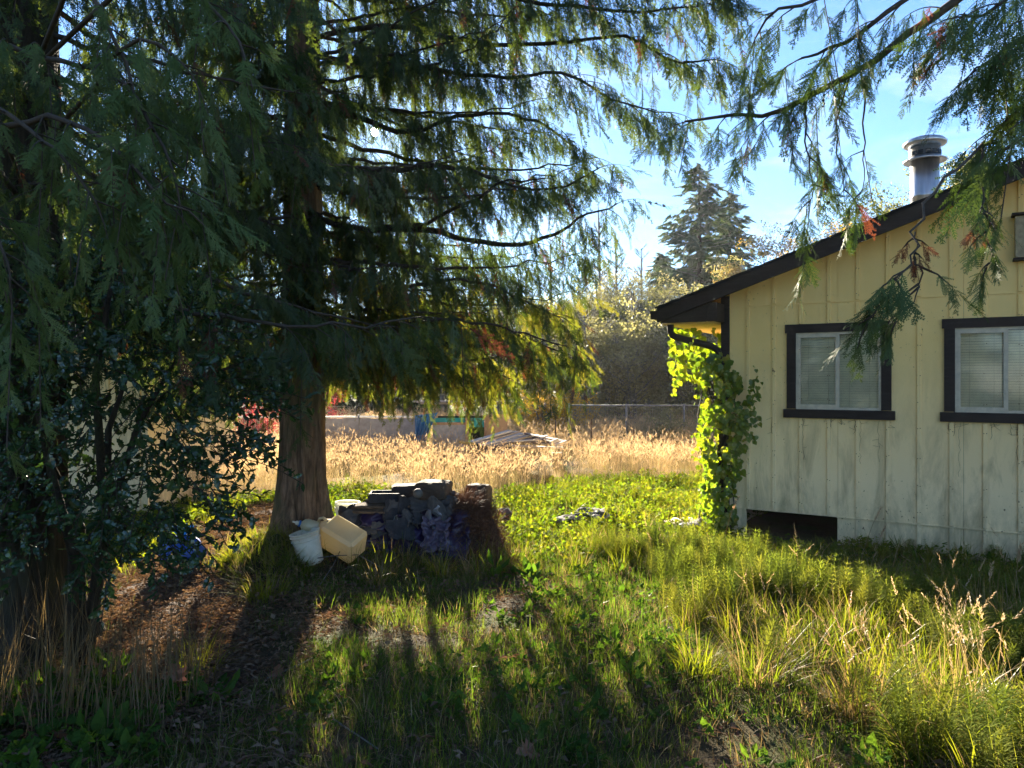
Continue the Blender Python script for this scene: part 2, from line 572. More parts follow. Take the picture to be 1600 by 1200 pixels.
def horsetail(seed, n=3):
    rng = random.Random(seed); mb = MB()
    for i in range(n):
        a = rng.uniform(0, 6.283); base = Vector((rng.uniform(-.08, .08), rng.uniform(-.08, .08), 0)); H = rng.uniform(.28, .48)
        lean = rng.uniform(.05, .35)
        d = Vector((math.cos(a) * lean, math.sin(a) * lean, 1)).normalized()
        s = d.orthogonal().normalized(); s2 = d.cross(s)
        strip(mb, base, d, s, H, .005, .3); strip(mb, base, d, s2, H, .005, .3)
        for k in range(9):
            t = .22 + .74 * k / 9
            p = base + d * H * t
            m = 7; l = .15 * (1 - t) + .05
            o = rng.uniform(0, 1)
            for j in range(m):
                e = 6.283 * (j + o) / m
                h = s * math.cos(e) + s2 * math.sin(e)
                dd = (h + d * .55).normalized()
                e1 = p + dd * l * .6; e2 = e1 + (dd - d * .35).normalized() * l * .4
                w = h.cross(d) * .0026
                mb.poly([p - w, p + w, e1 + w, e1 - w], 0); mb.poly([e1 - w, e1 + w, e2], 0)
    return mb

def rosette(seed, n, L, kind='oval', up=.5):
    rng = random.Random(seed); mb = MB()
    for i in range(n):
        lf = leaf_shape(kind, rng, rng.uniform(*L))
        az = 6.283 * i / n + rng.uniform(-.4, .4)
        tilt = rng.uniform(.75, 1.45) if up < 1 else rng.uniform(.3, 1.2)
        M = Matrix.Rotation(az, 3, 'Z') @ Matrix.Rotation(tilt, 3, 'Y') @ Matrix.Rotation(R(90), 3, 'Z')
        b = len(mb.v); stem = rng.uniform(.1, .5) * L[1]
        off = M @ Vector((0, 0, stem)) + Vector((0, 0, .01))
        mb.v += [tuple(M @ Vector(p) + off) for p in lf.v]
        mb.f += [tuple(b + k for k in f) for f in lf.f]; mb.m += lf.m; mb.s += lf.s
        strip(mb, Vector((0, 0, 0)), off, Vector((-math.sin(az), math.cos(az), 0)), off.length, .003, 1)
    return mb

def groundcover(seed, n=9, L=(.03, .055), r=.12, h=(.03, .12)):
    rng = random.Random(seed); mb = MB()
    for i in range(n):
        lf = leaf_shape('heart', rng, rng.uniform(*L))
        a = rng.uniform(0, 6.283); rr = r * math.sqrt(rng.random())
        p = Vector((rr * math.cos(a), rr * math.sin(a), rng.uniform(*h)))
        M = Matrix.Rotation(rng.uniform(0, 6.283), 3, 'Z') @ Matrix.Rotation(rng.uniform(.9, 1.7), 3, 'Y') @ Matrix.Rotation(R(90), 3, 'Z')
        b = len(mb.v)
        mb.v += [tuple(M @ Vector(q) + p) for q in lf.v]
        mb.f += [tuple(b + k for k in f) for f in lf.f]; mb.m += lf.m; mb.s += lf.s
        strip(mb, Vector((p.x * .6, p.y * .6, 0)), p - Vector((p.x * .6, p.y * .6, 0)), Vector((1, 0, 0)), (p - Vector((p.x * .6, p.y * .6, 0))).length, .002, 1)
    return mb

def leaf_clump(seed, n, r, size, flat=0.0):
    "a loose ball of leaf faces for crowns seen from afar"
    rng = random.Random(seed); mb = MB()
    for i in range(n):
        while True:
            p = Vector((rng.uniform(-1, 1), rng.uniform(-1, 1), rng.uniform(-1, 1)))
            if p.length < 1: break
        d = Vector((rng.gauss(0, 1), rng.gauss(0, 1), rng.gauss(0, 1))).normalized()
        s = d.orthogonal().normalized()
        L = rng.uniform(*size)
        leafdiamond(mb, p * r, d, s, L, L * .62)
    return mb

def conifer_bough(seed):
    "a drooping bough along +Z: a rib with hanging tufts"
    rng = random.Random(seed); mb = MB()
    for i in range(16):
        t = (i + .5) / 16; s = -1 if i % 2 else 1
        p = Vector((0, 0, t))
        L = (.34 * (1 - t) + .1) * rng.uniform(.7, 1.2)
        d = Vector((s * .75, -.6 + rng.uniform(-.3, .3), .55)).normalized()
        leafdiamond(mb, p, d, Vector((d.z, .3, -d.x)).normalized(), L, .1 + L * .16)
        d = Vector((s * .25, -1, .3 + rng.uniform(-.2, .2))).normalized()
        leafdiamond(mb, p, d, Vector((0, .2, 1)).normalized(), L * .7, .1)
    strip(mb, Vector((0, 0, 0)), Vector((0, 0, 1)), Vector((1, 0, 0)), 1, .03)
    return mb

# ------------------------------------------------------------------ ground
def ground_mat():
    n = NT('yard_soil_and_thatch')
    p = n.pos()
    soil = n.ramp(n.noise(p, 9, 8, .7), [(.25, (.035, .026, .017)), (.5, (.075, .054, .034)), (.75, (.13, .098, .06))])
    thatch = n.ramp(n.noise(n.pos((1, 1, 1)), 55, 6, .7), [(.3, (.05, .042, .02)), (.6, (.11, .09, .045)), (.8, (.19, .155, .085))])
    green = n.ramp(n.noise(p, 40, 6, .7), [(.3, (.03, .045, .012)), (.7, (.085, .11, .03))])
    a = n.mix(n.step(n.noise(p, .9, 5, .65), .42, .62), soil, thatch)
    a = n.mix(n.step(n.noise(p, 1.7, 4, .6), .45, .65), a, green)
    return n.principled(a, .95, 0, n.bump(n.noise(p, 30, 8, .7), .8, .04), .1)
MAT['ground'] = ground_mat()
def make_ground():
    xs = np.concatenate([np.linspace(-420, -60, 8)[:-1], np.linspace(-60, -12, 10)[:-1], np.linspace(-12, 12, 121), np.linspace(12, 60, 10)[1:], np.linspace(60, 420, 8)[1:]])
    ys = np.concatenate([np.linspace(-80, -20, 6)[:-1], np.linspace(-20, -3, 8)[:-1], np.linspace(-3, 26, 146), np.linspace(26, 80, 10)[1:], np.linspace(80, 600, 9)[1:]])
    X, Y = np.meshgrid(xs, ys, indexing='ij')
    Z = ground_np(X, Y)
    nx, ny = len(xs), len(ys)
    v = np.stack([X.ravel(), Y.ravel(), Z.ravel()], 1)
    i, j = np.meshgrid(np.arange(nx - 1), np.arange(ny - 1), indexing='ij')
    a = (i * ny + j).ravel()
    f = np.stack([a, a + ny, a + ny + 1, a + 1], 1)
    me = bpy.data.meshes.new('ground')
    me.from_pydata(v.tolist(), [], f.tolist())
    me.materials.append(MAT['ground'])
    me.polygons.foreach_set('use_smooth', [True] * len(f))
    return tag(link('ground', me), 'uneven yard and field soil under grass and litter', kind='structure')
make_ground()

# thin autumn haze over the yard and field
HAZE, HAZE_G = .0003, .4
def make_haze():
    n = NT('haze_air')
    v = n.n.new('ShaderNodeVolumePrincipled')
    v.inputs['Color'].default_value = (.93, .96, 1, 1)
    v.inputs['Density'].default_value = HAZE
    v.inputs['Anisotropy'].default_value = HAZE_G
    n.l.new(v.outputs[0], n.out.inputs['Volume'])
    o = MB().box((0, 260, 7.5), (900, 720, 19)).build('haze', n.m)
    tag(o, 'thin bright haze in the air over yard and field', kind='stuff')
make_haze()

# path: a strip of trodden bark litter that passes left of the cedar trunk
MAT['mulch'] = (lambda n: n.principled(
    n.mix(n.step(n.noise(n.pos(), 60, 4, .7), .4, .6),
          n.ramp(n.noise(n.pos(), 22, 8, .75), [(.25, (.05, .035, .027)), (.5, (.15, .108, .08)), (.75, (.30, .23, .18))]), (.10, .065, .048)),
    .95, 0, n.bump(n.noise(n.pos(), 45, 8, .8), 1.0, .04), .1))(NT('bark_litter'))
PATH = [(-2.0, 4.2, .55), (-2.45, 5.4, .6), (-2.95, 6.6, .62), (-3.2, 7.8, .6), (-3.25, 9.2, .55), (-3.4, 10.6, .4)]
def path_xy(t):
    k = t * (len(PATH) - 1); i = min(int(k), len(PATH) - 2); u = k - i
    return [PATH[i][c] * (1 - u) + PATH[i + 1][c] * u for c in range(3)]
def path_fn(u, v):
    x, y, w = path_xy(u)
    w *= 1 + .25 * math.sin(u * 23)
    if u in (0, 1): w *= .2
    px = x + (v - .5) * 2 * w
    edge = abs(v - .5) * 2
    return Vector((px, y, ground(px, y) + .014 * (1 - edge ** 3) - .006 * edge + .012 * noise.noise((px * 7, y * 7, 0)) * (1 - edge)))
_p = MB(); _p.grid(path_fn, 60, 14)
tag(_p.build('path', MAT['mulch']), 'trodden strip of brown bark litter left of the cedar trunk', kind='structure')

# ------------------------------------------------------------------ house
def siding_mat():
    n = NT('cream_painted_plywood')
    p = n.pos(obj=True)
    base = n.ramp(n.noise(p, 2.2, 5, .6), [(.3, (.82, .58, .21)), (.7, (.88, .64, .25))])
    n2 = n.n.new('ShaderNodeSeparateXYZ'); n.l.new(n.n.new('ShaderNodeTexCoord').outputs['Object'], n2.inputs[0])
    hgt = n2.outputs['Z']
    low = n.n.new('ShaderNodeMapRange'); low.inputs['From Min'].default_value = 2.3; low.inputs['From Max'].default_value = .7
    n.l.new(hgt, low.inputs['Value'])
    weather = n.mix(n.math('MULTIPLY', low.outputs[0], .75), base, (.87, .705, .44))         # chalked, washed-out lower boards
    grime_p = n.pos((3.2, 3.2, .8), obj=True)
    g = n.step(n.noise(grime_p, 1.6, 7, .68, .5), .47, .72)
    c = n.mix(n.math('MULTIPLY', n.math('MULTIPLY', g, low.outputs[0]), .78), weather, (.26, .20, .10))
    b2 = n.n.new('ShaderNodeMapRange'); b2.inputs['From Min'].default_value = .75; b2.inputs['From Max'].default_value = .1
    n.l.new(hgt, b2.inputs['Value'])
    g2 = n.step(n.noise(n.pos((5, 5, 2), obj=True), 2.3, 7, .7), .36, .62)
    c = n.mix(n.math('MULTIPLY', n.math('MULTIPLY', g2, b2.outputs[0]), .7), c, (.36, .30, .18))
    sp = n.noise(n.pos((1, 1, .8), obj=True), 26, 3, .6)
    reg = n.step(n.noise(p, 1.1, 3, .6), .5, .62)
    c = n.mix(n.math('MULTIPLY', n.step(sp, .64, .70), n.math('MULTIPLY', reg, .95)), c, (.07, .04, .02))       # specks and vine scars
    grain = n.noise(n.pos((40, 40, 2.5), obj=True), 4, 5, .6)
    return n.principled(c, .75, 0, n.bump(grain, .18, .006), .25)
def dark_mat():
    n = NT('dark_brown_painted_timber')
    p = n.pos(obj=True)
    c = n.ramp(n.noise(n.pos((2, 2, 12), obj=True), 3, 6, .65), [(.3, (.02, .014, .011)), (.6, (.034, .025, .02)), (.8, (.065, .052, .042))])
    return n.principled(c, .7, 0, n.bump(n.noise(n.pos((3, 3, 30), obj=True), 4, 5), .25, .006), .25)
def glass_mat():
    n = NT('window_glass')
    t = n.n.new('ShaderNodeBsdfTransparent'); g = n.n.new('ShaderNodeBsdfGlossy'); m = n.n.new('ShaderNodeMixShader'); d = n.n.new('ShaderNodeBsdfDiffuse'); m2 = n.n.new('ShaderNodeMixShader')
    t.inputs['Color'].default_value = (.97, .98, .95, 1)
    g.inputs['Roughness'].default_value = .06
    d.inputs['Color'].default_value = (.5, .5, .45, 1)
    n.l.new(n.math('MULTIPLY', n.step(n.noise(n.pos((1, 1, .7), obj=True), 3, 6, .7), .35, .8), .16), m2.inputs[0])      # dust film
    n.l.new(t.outputs[0], m2.inputs[1]); n.l.new(d.outputs[0], m2.inputs[2])
    fr = n.n.new('ShaderNodeFresnel'); fr.inputs['IOR'].default_value = 1.55
    n.l.new(n.math('ADD', fr.outputs[0], .0), m.inputs[0])
    n.l.new(m2.outputs[0], m.inputs[1]); n.l.new(g.outputs[0], m.inputs[2])
    n.l.new(m.outputs[0], n.out.inputs['Surface'])
    return n.m
MAT['siding'] = siding_mat()
MAT['dark'] = dark_mat()
MAT['glass'] = glass_mat()
MAT['soffit'] = plain('yellow_soffit_paint', (.62, .42, .14), .7, .12, 5)
MAT['shingle'] = plain('black_asphalt_shingle', (.022, .022, .025), .95, .4, 40, bump=.5)
MAT['alu'] = plain('pale_window_frame', (.50, .44, .32), .5, .2, 14, spec=.5)
MAT['blind'] = plain('beige_blind', (.84, .77, .56), .6, .1, 4)
MAT['inside'] = plain('dim_room_shade', (.05, .045, .035), .9, .1)  # the room's dimness is put into a dark base colour
MAT['void'] = plain('crawlspace_shade', (.004, .0035, .003), .95, .3)  # crawlspace darkness put into a near-black colour
MAT['steel'] = (lambda n: n.principled(n.ramp(n.noise(n.pos((10, 10, 1), obj=True), 3, 5), [(.3, (.42, .42, .42)), (.7, (.62, .62, .6))]), .34, 1.0, n.bump(n.noise(n.pos((8, 8, 2), obj=True), 5, 3), .12, .01)))(NT('galvanised_steel'))
MAT['black'] = plain('opening_shade_black', (.008, .008, .008), .5, .2)  # black colour for the shade inside holes, slots and openings
MAT['box_wood'] = plain('weathered_pale_board', (.33, .27, .16), .85, .3, 18, bump=.3)

HC = Vector((2.661, 9.0, -.15))
HRZ = math.atan2(-.517, .856)
house = empty('house', HC, HRZ, 'cream board-and-batten house with dark trim and a sloping dark rake', 'house')
HM = Matrix.Translation(HC) @ Matrix.Rotation(HRZ, 4, 'Z')
SL = .34
def rake(x): return 2.74 + SL * (x + .75)          # underside of roof deck over x, to the ridge at 4
def roofz(x): return rake(x) if x <= 4 else rake(8 - x)
WIN = [(.671, 1.764), (2.262, 3.355)]
WZ0, WZ1, TR = 1.452, 2.535, .10
wall = MB()
def wall_rect(x0, x1, z0, z1, y0=0.0, y1=.10):
    wall.box(((x0 + x1) / 2, (y0 + y1) / 2, (z0 + z1) / 2), (x1 - x0, y1 - y0, z1 - z0))
# the front wall: lower skirt, lower panels around the openings, gable above the joint
wall_o = tag(MB().box((4, .16, 1.6), (7.9, .04, .01)).build('wall', MAT['siding'], house), None)
def sub(name, mb, mats, parent=wall_o, kind=None): return mb.build(name, mats, parent, kind=kind)
def cut_rects(x0, x1, z0, z1, holes):
    xs = sorted({x0, x1, *[min(max(h[0], x0), x1) for h in holes], *[min(max(h[1], x0), x1) for h in holes]})
    out = []
    for a, b in zip(xs, xs[1:]):
        if b - a < 1e-4: continue
        m = (a + b) / 2
        segs = [(z0, z1)]
        for h in holes:
            if h[0] < m < h[1]:
                ns = []
                for s0, s1 in segs:
                    if h[2] > s0: ns.append((s0, min(s1, h[2])))
                    if h[3] < s1: ns.append((max(s0, h[3]), s1))
                segs = [q for q in ns if q[1] - q[0] > 1e-4]
        for s0, s1 in segs: out.append((a, b, s0, s1))
    return out
HOLES = [(a + TR * .9, b - TR * .9, WZ0 + TR * .9, WZ1 - TR * .9) for a, b in WIN]
PX = [0, 1.22, 2.44, 3.66, 4.88, 6.10, 7.32, 8.0]
for a, b in zip(PX, PX[1:]):
    mb = MB()
    for r in cut_rects(a + .0015, b - .0015, .335, 2.772, HOLES):
        mb.box(((r[0] + r[1]) / 2, .015, (r[2] + r[3]) / 2), (r[1] - r[0], .03, r[3] - r[2]))
    sub('siding_panel', mb, MAT['siding'])
    mb = MB()                                                              # gable panel above the joint
    xs = [a + .0015, b - .0015] if not a < 4 < b else [a + .0015, 4, b - .0015]
    top = [(x, roofz(x) - .01) for x in xs]
    for y in (0, .03):
        pts = [(xs[0], y, 2.782), (xs[-1], y, 2.782)] + [(x, y, z) for x, z in reversed(top)]
        mb.poly(pts if y == 0 else pts[::-1])
    mb.poly([(xs[0], 0, 2.782), (xs[0], .03, 2.782), (xs[-1], .03, 2.782), (xs[-1], 0, 2.782)])
    mb.poly([(xs[0], 0, 2.782), (xs[0], 0, top[0][1]), (xs[0], .03, top[0][1]), (xs[0], .03, 2.782)])
    sub('siding_panel', mb, MAT['siding'])
for a, b in ((0, .2), (1.213, 2.44), (2.44, 3.66), (3.66, 4.88), (4.88, 6.1), (6.1, 8.0)):      # skirt boards, with a crawlspace hole
    sub('skirt_board', MB().box(((a + b) / 2, .02, .10), (b - a - .004, .03, .452)), MAT['siding'])
sub('joint_flashing', MB().box((4, -.003, 2.777), (8, .012, .009)), MAT['siding'])
sub('water_table', MB().box((4.65, -.004, .33), (6.88, .02, .012)).box((.1, -.004, .33), (.2, .02, .012)).box((.706, .004, .338), (1.01, .02, .02)), MAT['siding'])
bi = 0
x = .222
while x < 8:
    hs = [h for h in WIN if h[0] - .02 < x < h[1] + .02]
    segs = [(.345, 2.765)]
    if hs: segs = [(.345, WZ0 - .012), (WZ1 + .003, 2.765)]
    segs.append((2.788, roofz(x) - .02 if abs(x - 4) > .05 else roofz(x) - .04))
    for z0, z1 in segs:
        sub('batten', MB().bevel_box((x, -.008, (z0 + z1) / 2), (.042, .016, z1 - z0), .003), MAT['siding'])
    if not .2 < x < 1.213: sub('batten', MB().bevel_box((x, -.003, .10), (.042, .014, .44), .003), MAT['siding'])
    x += .301
nrg = random.Random(12)
nm_ = MB()
x = .222
while x < 3.6:                                                            # rusty nail heads along the battens
    z = .45
    while z < roofz(x) - .1:
        for dx in (-.012, .012):
            if nrg.random() < .75: nm_.box((x + dx, -.0165, z + nrg.uniform(-.02, .02)), (.008, .002, .008))
        z += .3
    x += .301
sub('nail_heads', nm_, plain('rusty_nail', (.10, .05, .03), .8, .3), kind='stuff')
# other walls, floor, room
sub('side_wall', MB().box((-.05, 4.6, 1.2), (.1, 8.9, 3.15)), MAT['siding'])
sub('side_wall', MB().box((8.05, 4.6, 1.2), (.1, 8.9, 3.15)), MAT['siding'])
sub('back_wall', MB().box((4, 9.05, 1.2), (8, .1, 3.15)), MAT['siding'])
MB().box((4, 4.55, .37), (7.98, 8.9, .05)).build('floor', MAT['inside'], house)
MB().box((4, .35, 1.6), (7.9, .02, 2.3)).build('room_shade_sheet', MAT['inside'], house)  # dark sheet standing in for the room's shade behind the blinds
MB().box((4, 5, .0), (7.9, .03, .7)).build('crawlspace_shade_sheet', MAT['void'], house)  # near-black sheet that paints the shade behind the crawlspace hole
cb = MB().bevel_box((-.05, -.012, 1.39), (.10, .03, 3.04), .004)
cb.build('corner_board', MAT['dark'], house)
# roof
rf = MB()
def slab(x0, x1, y0, y1, lift, th):
    z0, z1 = roofz(x0) + lift, roofz(x1) + lift
    v = [(x0, y0, z0), (x1, y0, z1), (x1, y1, z1), (x0, y1, z0)]
    t = [(a, b, c + th) for a, b, c in v]
    b0 = len(rf.v); rf.v += v + t
    for q in ((0,3,2,1),(4,5,6,7),(0,1,5,4),(1,2,6,5),(2,3,7,6),(3,0,4,7)): rf.face([b0 + i for i in q])
slab(-.75, 4, -.36, 9.5, .0, .03); slab(4, 8.75, -.36, 9.5, .0, .03)
roof = rf.build('roof', MAT['soffit'], house)
random.seed(4)
for side in (0, 1):                                                       # shingle courses, each lapping the one below
    n = 26
    for k in range(n):
        a = -.80 + 4.80 * k / n; b = a + 4.8 / n + .05
        if b > 4.02: b = 4.02
        mb = MB()
        za, zb = 2.74 + SL * (a + .75) + .046, 2.74 + SL * (b + .75) + .036
        J = random.uniform(-.012, .006)
        if side: v = [(8 - a, -.43 + J, za), (8 - b, -.43 + J, zb), (8 - b, 9.53, zb), (8 - a, 9.53, za)]; v = v[::-1]
        else: v = [(a, -.43 + J, za), (b, -.43 + J, zb), (b, 9.53, zb), (a, 9.53, za)]
        t = [(p, q, r + .012) for p, q, r in v]
        b0 = 0; mb.v += v + t
        for q in ((0,3,2,1),(4,5,6,7),(0,1,5,4),(1,2,6,5),(2,3,7,6),(3,0,4,7)): mb.face(q)
        mb.build('shingle_course', MAT['shingle'], roof)
def sloped_board(x0, x1, y0, y1, lo, hi, name, mat):
    mb = MB()
    v = []
    for x in (x0, x1):
        for y in (y0, y1):
            v += [(x, y, 2.74 + SL * ((x if x <= 4 else 8 - x) + .75) + lo), (x, y, 2.74 + SL * ((x if x <= 4 else 8 - x) + .75) + hi)]
    mb.v = v
    for q in ((0,1,5,4),(2,6,7,3),(0,4,6,2),(1,3,7,5),(0,2,3,1),(4,5,7,6)): mb.face(q)
    return mb.build(name, mat, roof)
sloped_board(-.78, 3.998, -.405, -.365, .02, .034 + .01, 'drip_edge', MAT['shingle'])
sloped_board(-.78, 3.998, -.40, -.362, -.135, .018, 'rake_board', MAT['dark'])
sloped_board(4.002, 8.78, -.40, -.362, -.135, .018, 'rake_board', MAT['dark'])
sloped_board(-.10, 3.99, -.36, -.004, -.012, -.002, 'rake_soffit', MAT['soffit'])
# boxed eave
MB().box((-.43, 4.5, 2.58), (.64, 9.6, .02)).build('eave_soffit', MAT['soffit'], roof)
MB().box((-.765, 4.55, 2.695), (.03, 9.86, .16)).build('fascia', MAT['dark'], roof)
ev = MB()                                                                   # the triangle that closes the eave box
for y in (-.355, -.33):
    pts = [(-.745, y, 2.592), (-.12, y, 2.592), (-.12, y, 2.74 + SL * .63 - .137), (-.745, y, 2.615)]
    ev.poly(pts if y < -.34 else pts[::-1])
ev.poly([(-.745, -.355, 2.592), (-.745, -.33, 2.592), (-.12, -.33, 2.592), (-.12, -.355, 2.592)])
ev.build('eave_end', MAT['dark'], roof)
MB().bevel_box((-.115, -.19, 2.70), (.12, .34, .22), .004).build('rafter_end', MAT['dark'], roof)
gt = MB()
prof = [(-.785, 2.74), (-.785, 2.64), (-.87, 2.64), (-.885, 2.74), (-.879, 2.74), (-.866, 2.645), (-.79, 2.645), (-.79, 2.74)]
for k in range(len(prof)):
    a, b = prof[k], prof[(k + 1) % len(prof)]
    gt.poly([(a[0], -.37, a[1]), (b[0], -.37, b[1]), (b[0], 9.4, b[1]), (a[0], 9.4, a[1])])
gt.poly([(-.785, -.37, 2.74), (-.785, -.37, 2.64), (-.87, -.37, 2.64), (-.885, -.37, 2.74)])
gut = gt.build('gutter', MAT['dark'], roof)
dp = MB()
dp.tube([(-.66, -.25, 2.60), (-.66, -.25, 2.48), (-.64, -.24, 2.44), (-.58, -.22, 2.41), (-.2, -.10, 2.30), (-.12, -.085, 2.25), (-.09, -.075, 2.12), (-.09, -.075, .05)], .042, 8)
dp.build('downspout', MAT['dark'], house)

def window(x0, x1):
    w = MB().box(((x0 + x1) / 2, -.008, WZ1 - TR * .5), (x1 - x0 + .04, .045, TR)).build('window', MAT['dark'], house)
    for xx in (x0 + TR / 2, x1 - TR / 2):
        MB().box((xx, -.010, (WZ0 + WZ1) / 2), (TR, .04, WZ1 - WZ0 - 2 * TR - .002)).build('side_trim', MAT['dark'], w)
    MB().bevel_box(((x0 + x1) / 2, -.014, WZ0 + .045), (x1 - x0 + .075, .055, .10), .004).build('sill', MAT['dark'], w)
    a, b, c, d = x0 + TR, x1 - TR, WZ0 + TR - .004, WZ1 - TR
    fr = MB()
    t = .028
    for (p, q, r, s) in ((a, b, c, c + t), (a, b, d - t, d), (a, a + t, c + t, d - t), (b - t, b, c + t, d - t)):
        fr.box(((p + q) / 2, .012, (r + s) / 2), (q - p, .05, s - r))
    fr.build('frame', MAT['alu'], w)
    m = (a + b) / 2
    sa = MB(); t2 = .03
    for (p, q, r, s) in ((a + t, m + .02, c + t, c + t + t2), (a + t, m + .02, d - t - t2, d - t), (a + t, a + t + .022, c + t + t2, d - t - t2), (m - .02, m + .02, c + t + t2, d - t - t2)):
        sa.box(((p + q) / 2, .0, (r + s) / 2), (q - p, .03, s - r))
    sa.build('sash', MAT['alu'], w)
    MB().box(((a + m) / 2, .004, (c + d) / 2), (m - a - .07, .004, d - c - .1)).build('pane', MAT['glass'], w)
    MB().box(((b + m) / 2, .026, (c + d) / 2), (b - m - .02, .004, d - c - .05)).build('pane', MAT['glass'], w)
    bl = MB()
    k = 0; z = c + .03
    while z < d - .03:
        M3 = Matrix.Rotation(R(56 + 3 * math.sin(k * 1.7)), 3, 'X')
        for (p, q) in ((a + .045, m - .005), (m + .012, b - .035)):
            bl.box(((p + q) / 2, .052, z), (q - p, .031, .0012), M3)
        z += .028; k += 1
    bl.build('blind', MAT['blind'], w, kind='stuff')
    cd = MB()
    for xx in (a + .13, m - .1, m + .12, b - .12):
        cd.tube([(xx, .036, c + .03), (xx, .036, d - .03)], .0018, 4)
    cd.build('blind_cord', MAT['alu'], w)
    return w
for a, b in WIN: window(a, b)

# stove pipe with its vented cap
ch = empty('chimney_pipe', (0, 0, 0)); ch.parent = house
cz = 4.70
pc = (2.058, .8, 0)
MB().lathe([(.15, 3.55), (.15, 4.02), (.153, 4.025), (.153, 4.04), (.15, 4.045), (.15, 4.46), (0, 4.46)], 32, pc).build('pipe', MAT['steel'], ch)
MB().lathe([(.0, 4.455), (.16, 4.455), (.225, 4.44), (.23, 4.455), (.165, 4.475), (.165, 4.60), (.0, 4.60)], 32, pc).build('cap_collar', MAT['steel'], ch)
sl = MB()
for k in range(14):
    an = 6.283 * k / 14
    sl.box((pc[0] + .166 * math.cos(an), pc[1] + .166 * math.sin(an), 4.53), (.055, .006, .045), Matrix.Rotation(an + R(90), 3, 'Z'))
sl.build('vent_slots', MAT['black'], ch)  # black pieces paint the shade in the cap's vent openings
MB().lathe([(0, 4.63), (.15, 4.63), (.155, 4.60), (.225, 4.635), (.232, 4.66), (.2, 4.695), (.12, 4.725), (0, 4.735)], 32, pc).build('cap_lid', MAT['steel'], ch)

# nest box fixed high on the gable
px_ = 3.08
nb = MB().bevel_box((0, 0, 0), (.40, .12, .42), .006).build('nest_box', MAT['box_wood'], None, HM @ Vector((px_, -.064, 3.33)), (0, 0, HRZ))
tag(nb, 'weathered pale timber nest box with round holes high on the cream gable', 'nest box')
for hx, hz in ((-.10, .11), (-.10, -.02), (.08, .11), (.08, -.02)):
    MB().lathe([(0, 0), (.026, 0), (.026, .004), (0, .004)], 14, (hx, -.0605, hz), Matrix.Rotation(R(90), 3, 'X')).build('hole', MAT['black'], nb)  # black discs paint the shade inside the holes
MB().bevel_box((0, -.01, .225), (.46, .17, .025), .004).build('lid', MAT['dark'], nb)
MB().box((0, -.005, -.225), (.43, .14, .02)).build('base', MAT['dark'], nb)

# ------------------------------------------------------------------ cedars
def trunk_mesh(base, H, r0, seed, flare=.55, lean=(0, 0), n=56, rings=46, ridges=True):
    rng = random.Random(seed); mb = MB()
    ph = [rng.uniform(0, 6.28) for _ in range(6)]
    def P(u, v):
        t = u ** 1.7; z = t * H - .25 * (1 - min(1, u * 12))
        a = v * 2 * math.pi
        r = r0 * (1 - .93 * t) + r0 * flare * math.exp(-max(z, 0) / .28) * (1 + .55 * math.sin(3 * a + ph[0]) + .35 * math.sin(5 * a + ph[1]))
        if ridges:
            tw = a + z * .12
            r *= 1 + .07 * math.sin(7 * tw + ph[2]) + .055 * math.sin(13 * tw + ph[3] + .6 * math.sin(z * 2)) + .03 * math.sin(23 * tw + ph[4] + math.sin(z * 3.1))
            r += r0 * .05 * noise.noise((math.cos(a) * 6, math.sin(a) * 6, z * .9))
        return Vector((base[0] + lean[0] * t + r * math.cos(a), base[1] + lean[1] * t + r * math.sin(a), base[2] + z))
    mb.grid(P, rings, n)
    return mb

def curve_pts(p0, az, L, s0, s1, n=9, wob=.05, rng=random):
    "a limb that leaves at slope s0, sags and turns up at its tip"
    out = []; z = 0; p = Vector(p0); wa = rng.uniform(0, 6)
    for i in range(n + 1):
        t = i / n
        out.append(p.copy())
        sl = s0 + (s1 - s0) * t * t
        a = az + wob * 4 * math.sin(t * 4 + wa)
        p = p + Vector((math.cos(a), math.sin(a), sl)).normalized() * (L / n)
    return out

def smooth_pts(pts, rng, n=20, wob=.025):
    "a rounded, slightly crooked line through the given points"
    out = []; m = len(pts)
    for i in range(n + 1):
        k = i / n * (m - 1); j = min(int(k), m - 2); u = k - j
        p0, p1, p2, p3 = pts[max(j - 1, 0)], pts[j], pts[j + 1], pts[min(j + 2, m - 1)]
        q = (p1 * 2 + (p2 - p0) * u + (p0 * 2 - p1 * 5 + p2 * 4 - p3) * u * u + (p1 * 3 - p0 - p2 * 3 + p3) * u * u * u) * .5
        w = wob * min(1, i / 4)
        out.append(q + Vector((noise.noise((k * 1.9, p0.x, 1)), noise.noise((k * 1.9, p0.z, 5)), noise.noise((k * 1.9, p0.x + 3, 9)))) * w * 2)
    return out

def sample_path(pts, s):
    k = s * (len(pts) - 1); i = min(int(k), len(pts) - 2); u = k - i
    return pts[i].lerp(pts[i + 1], u), (pts[i + 1] - pts[i]).normalized()

class Sprays:
    def __init__(s, B=None): s.B = B; s.p, s.a, s.n, s.s, s.i = [], [], [], [], []
    def add(s, p, a, n, sc, i):
        if s.B is not None:                                           # the crown is thin where the sun glints through
            v = (Vector(p) + s.B - Vector((0, 0, CH))).normalized()
            g = math.degrees(math.acos(min(1, v.dot(sd))))
            if g < .7 or (g < 1.8 and (len(s.p) * 7919) % 100 < 40): return
        s.p.append(tuple(p)); s.a.append(tuple(a)); s.n.append(tuple(n)); s.s.append(sc); s.i.append(i)
    def build(s, name, protos, parent):
        if not s.p: return
        e = euler_from_axes(np.array(s.a), np.array(s.n))
        return scatter(name, protos, s.p, e, s.s, s.i, parent)

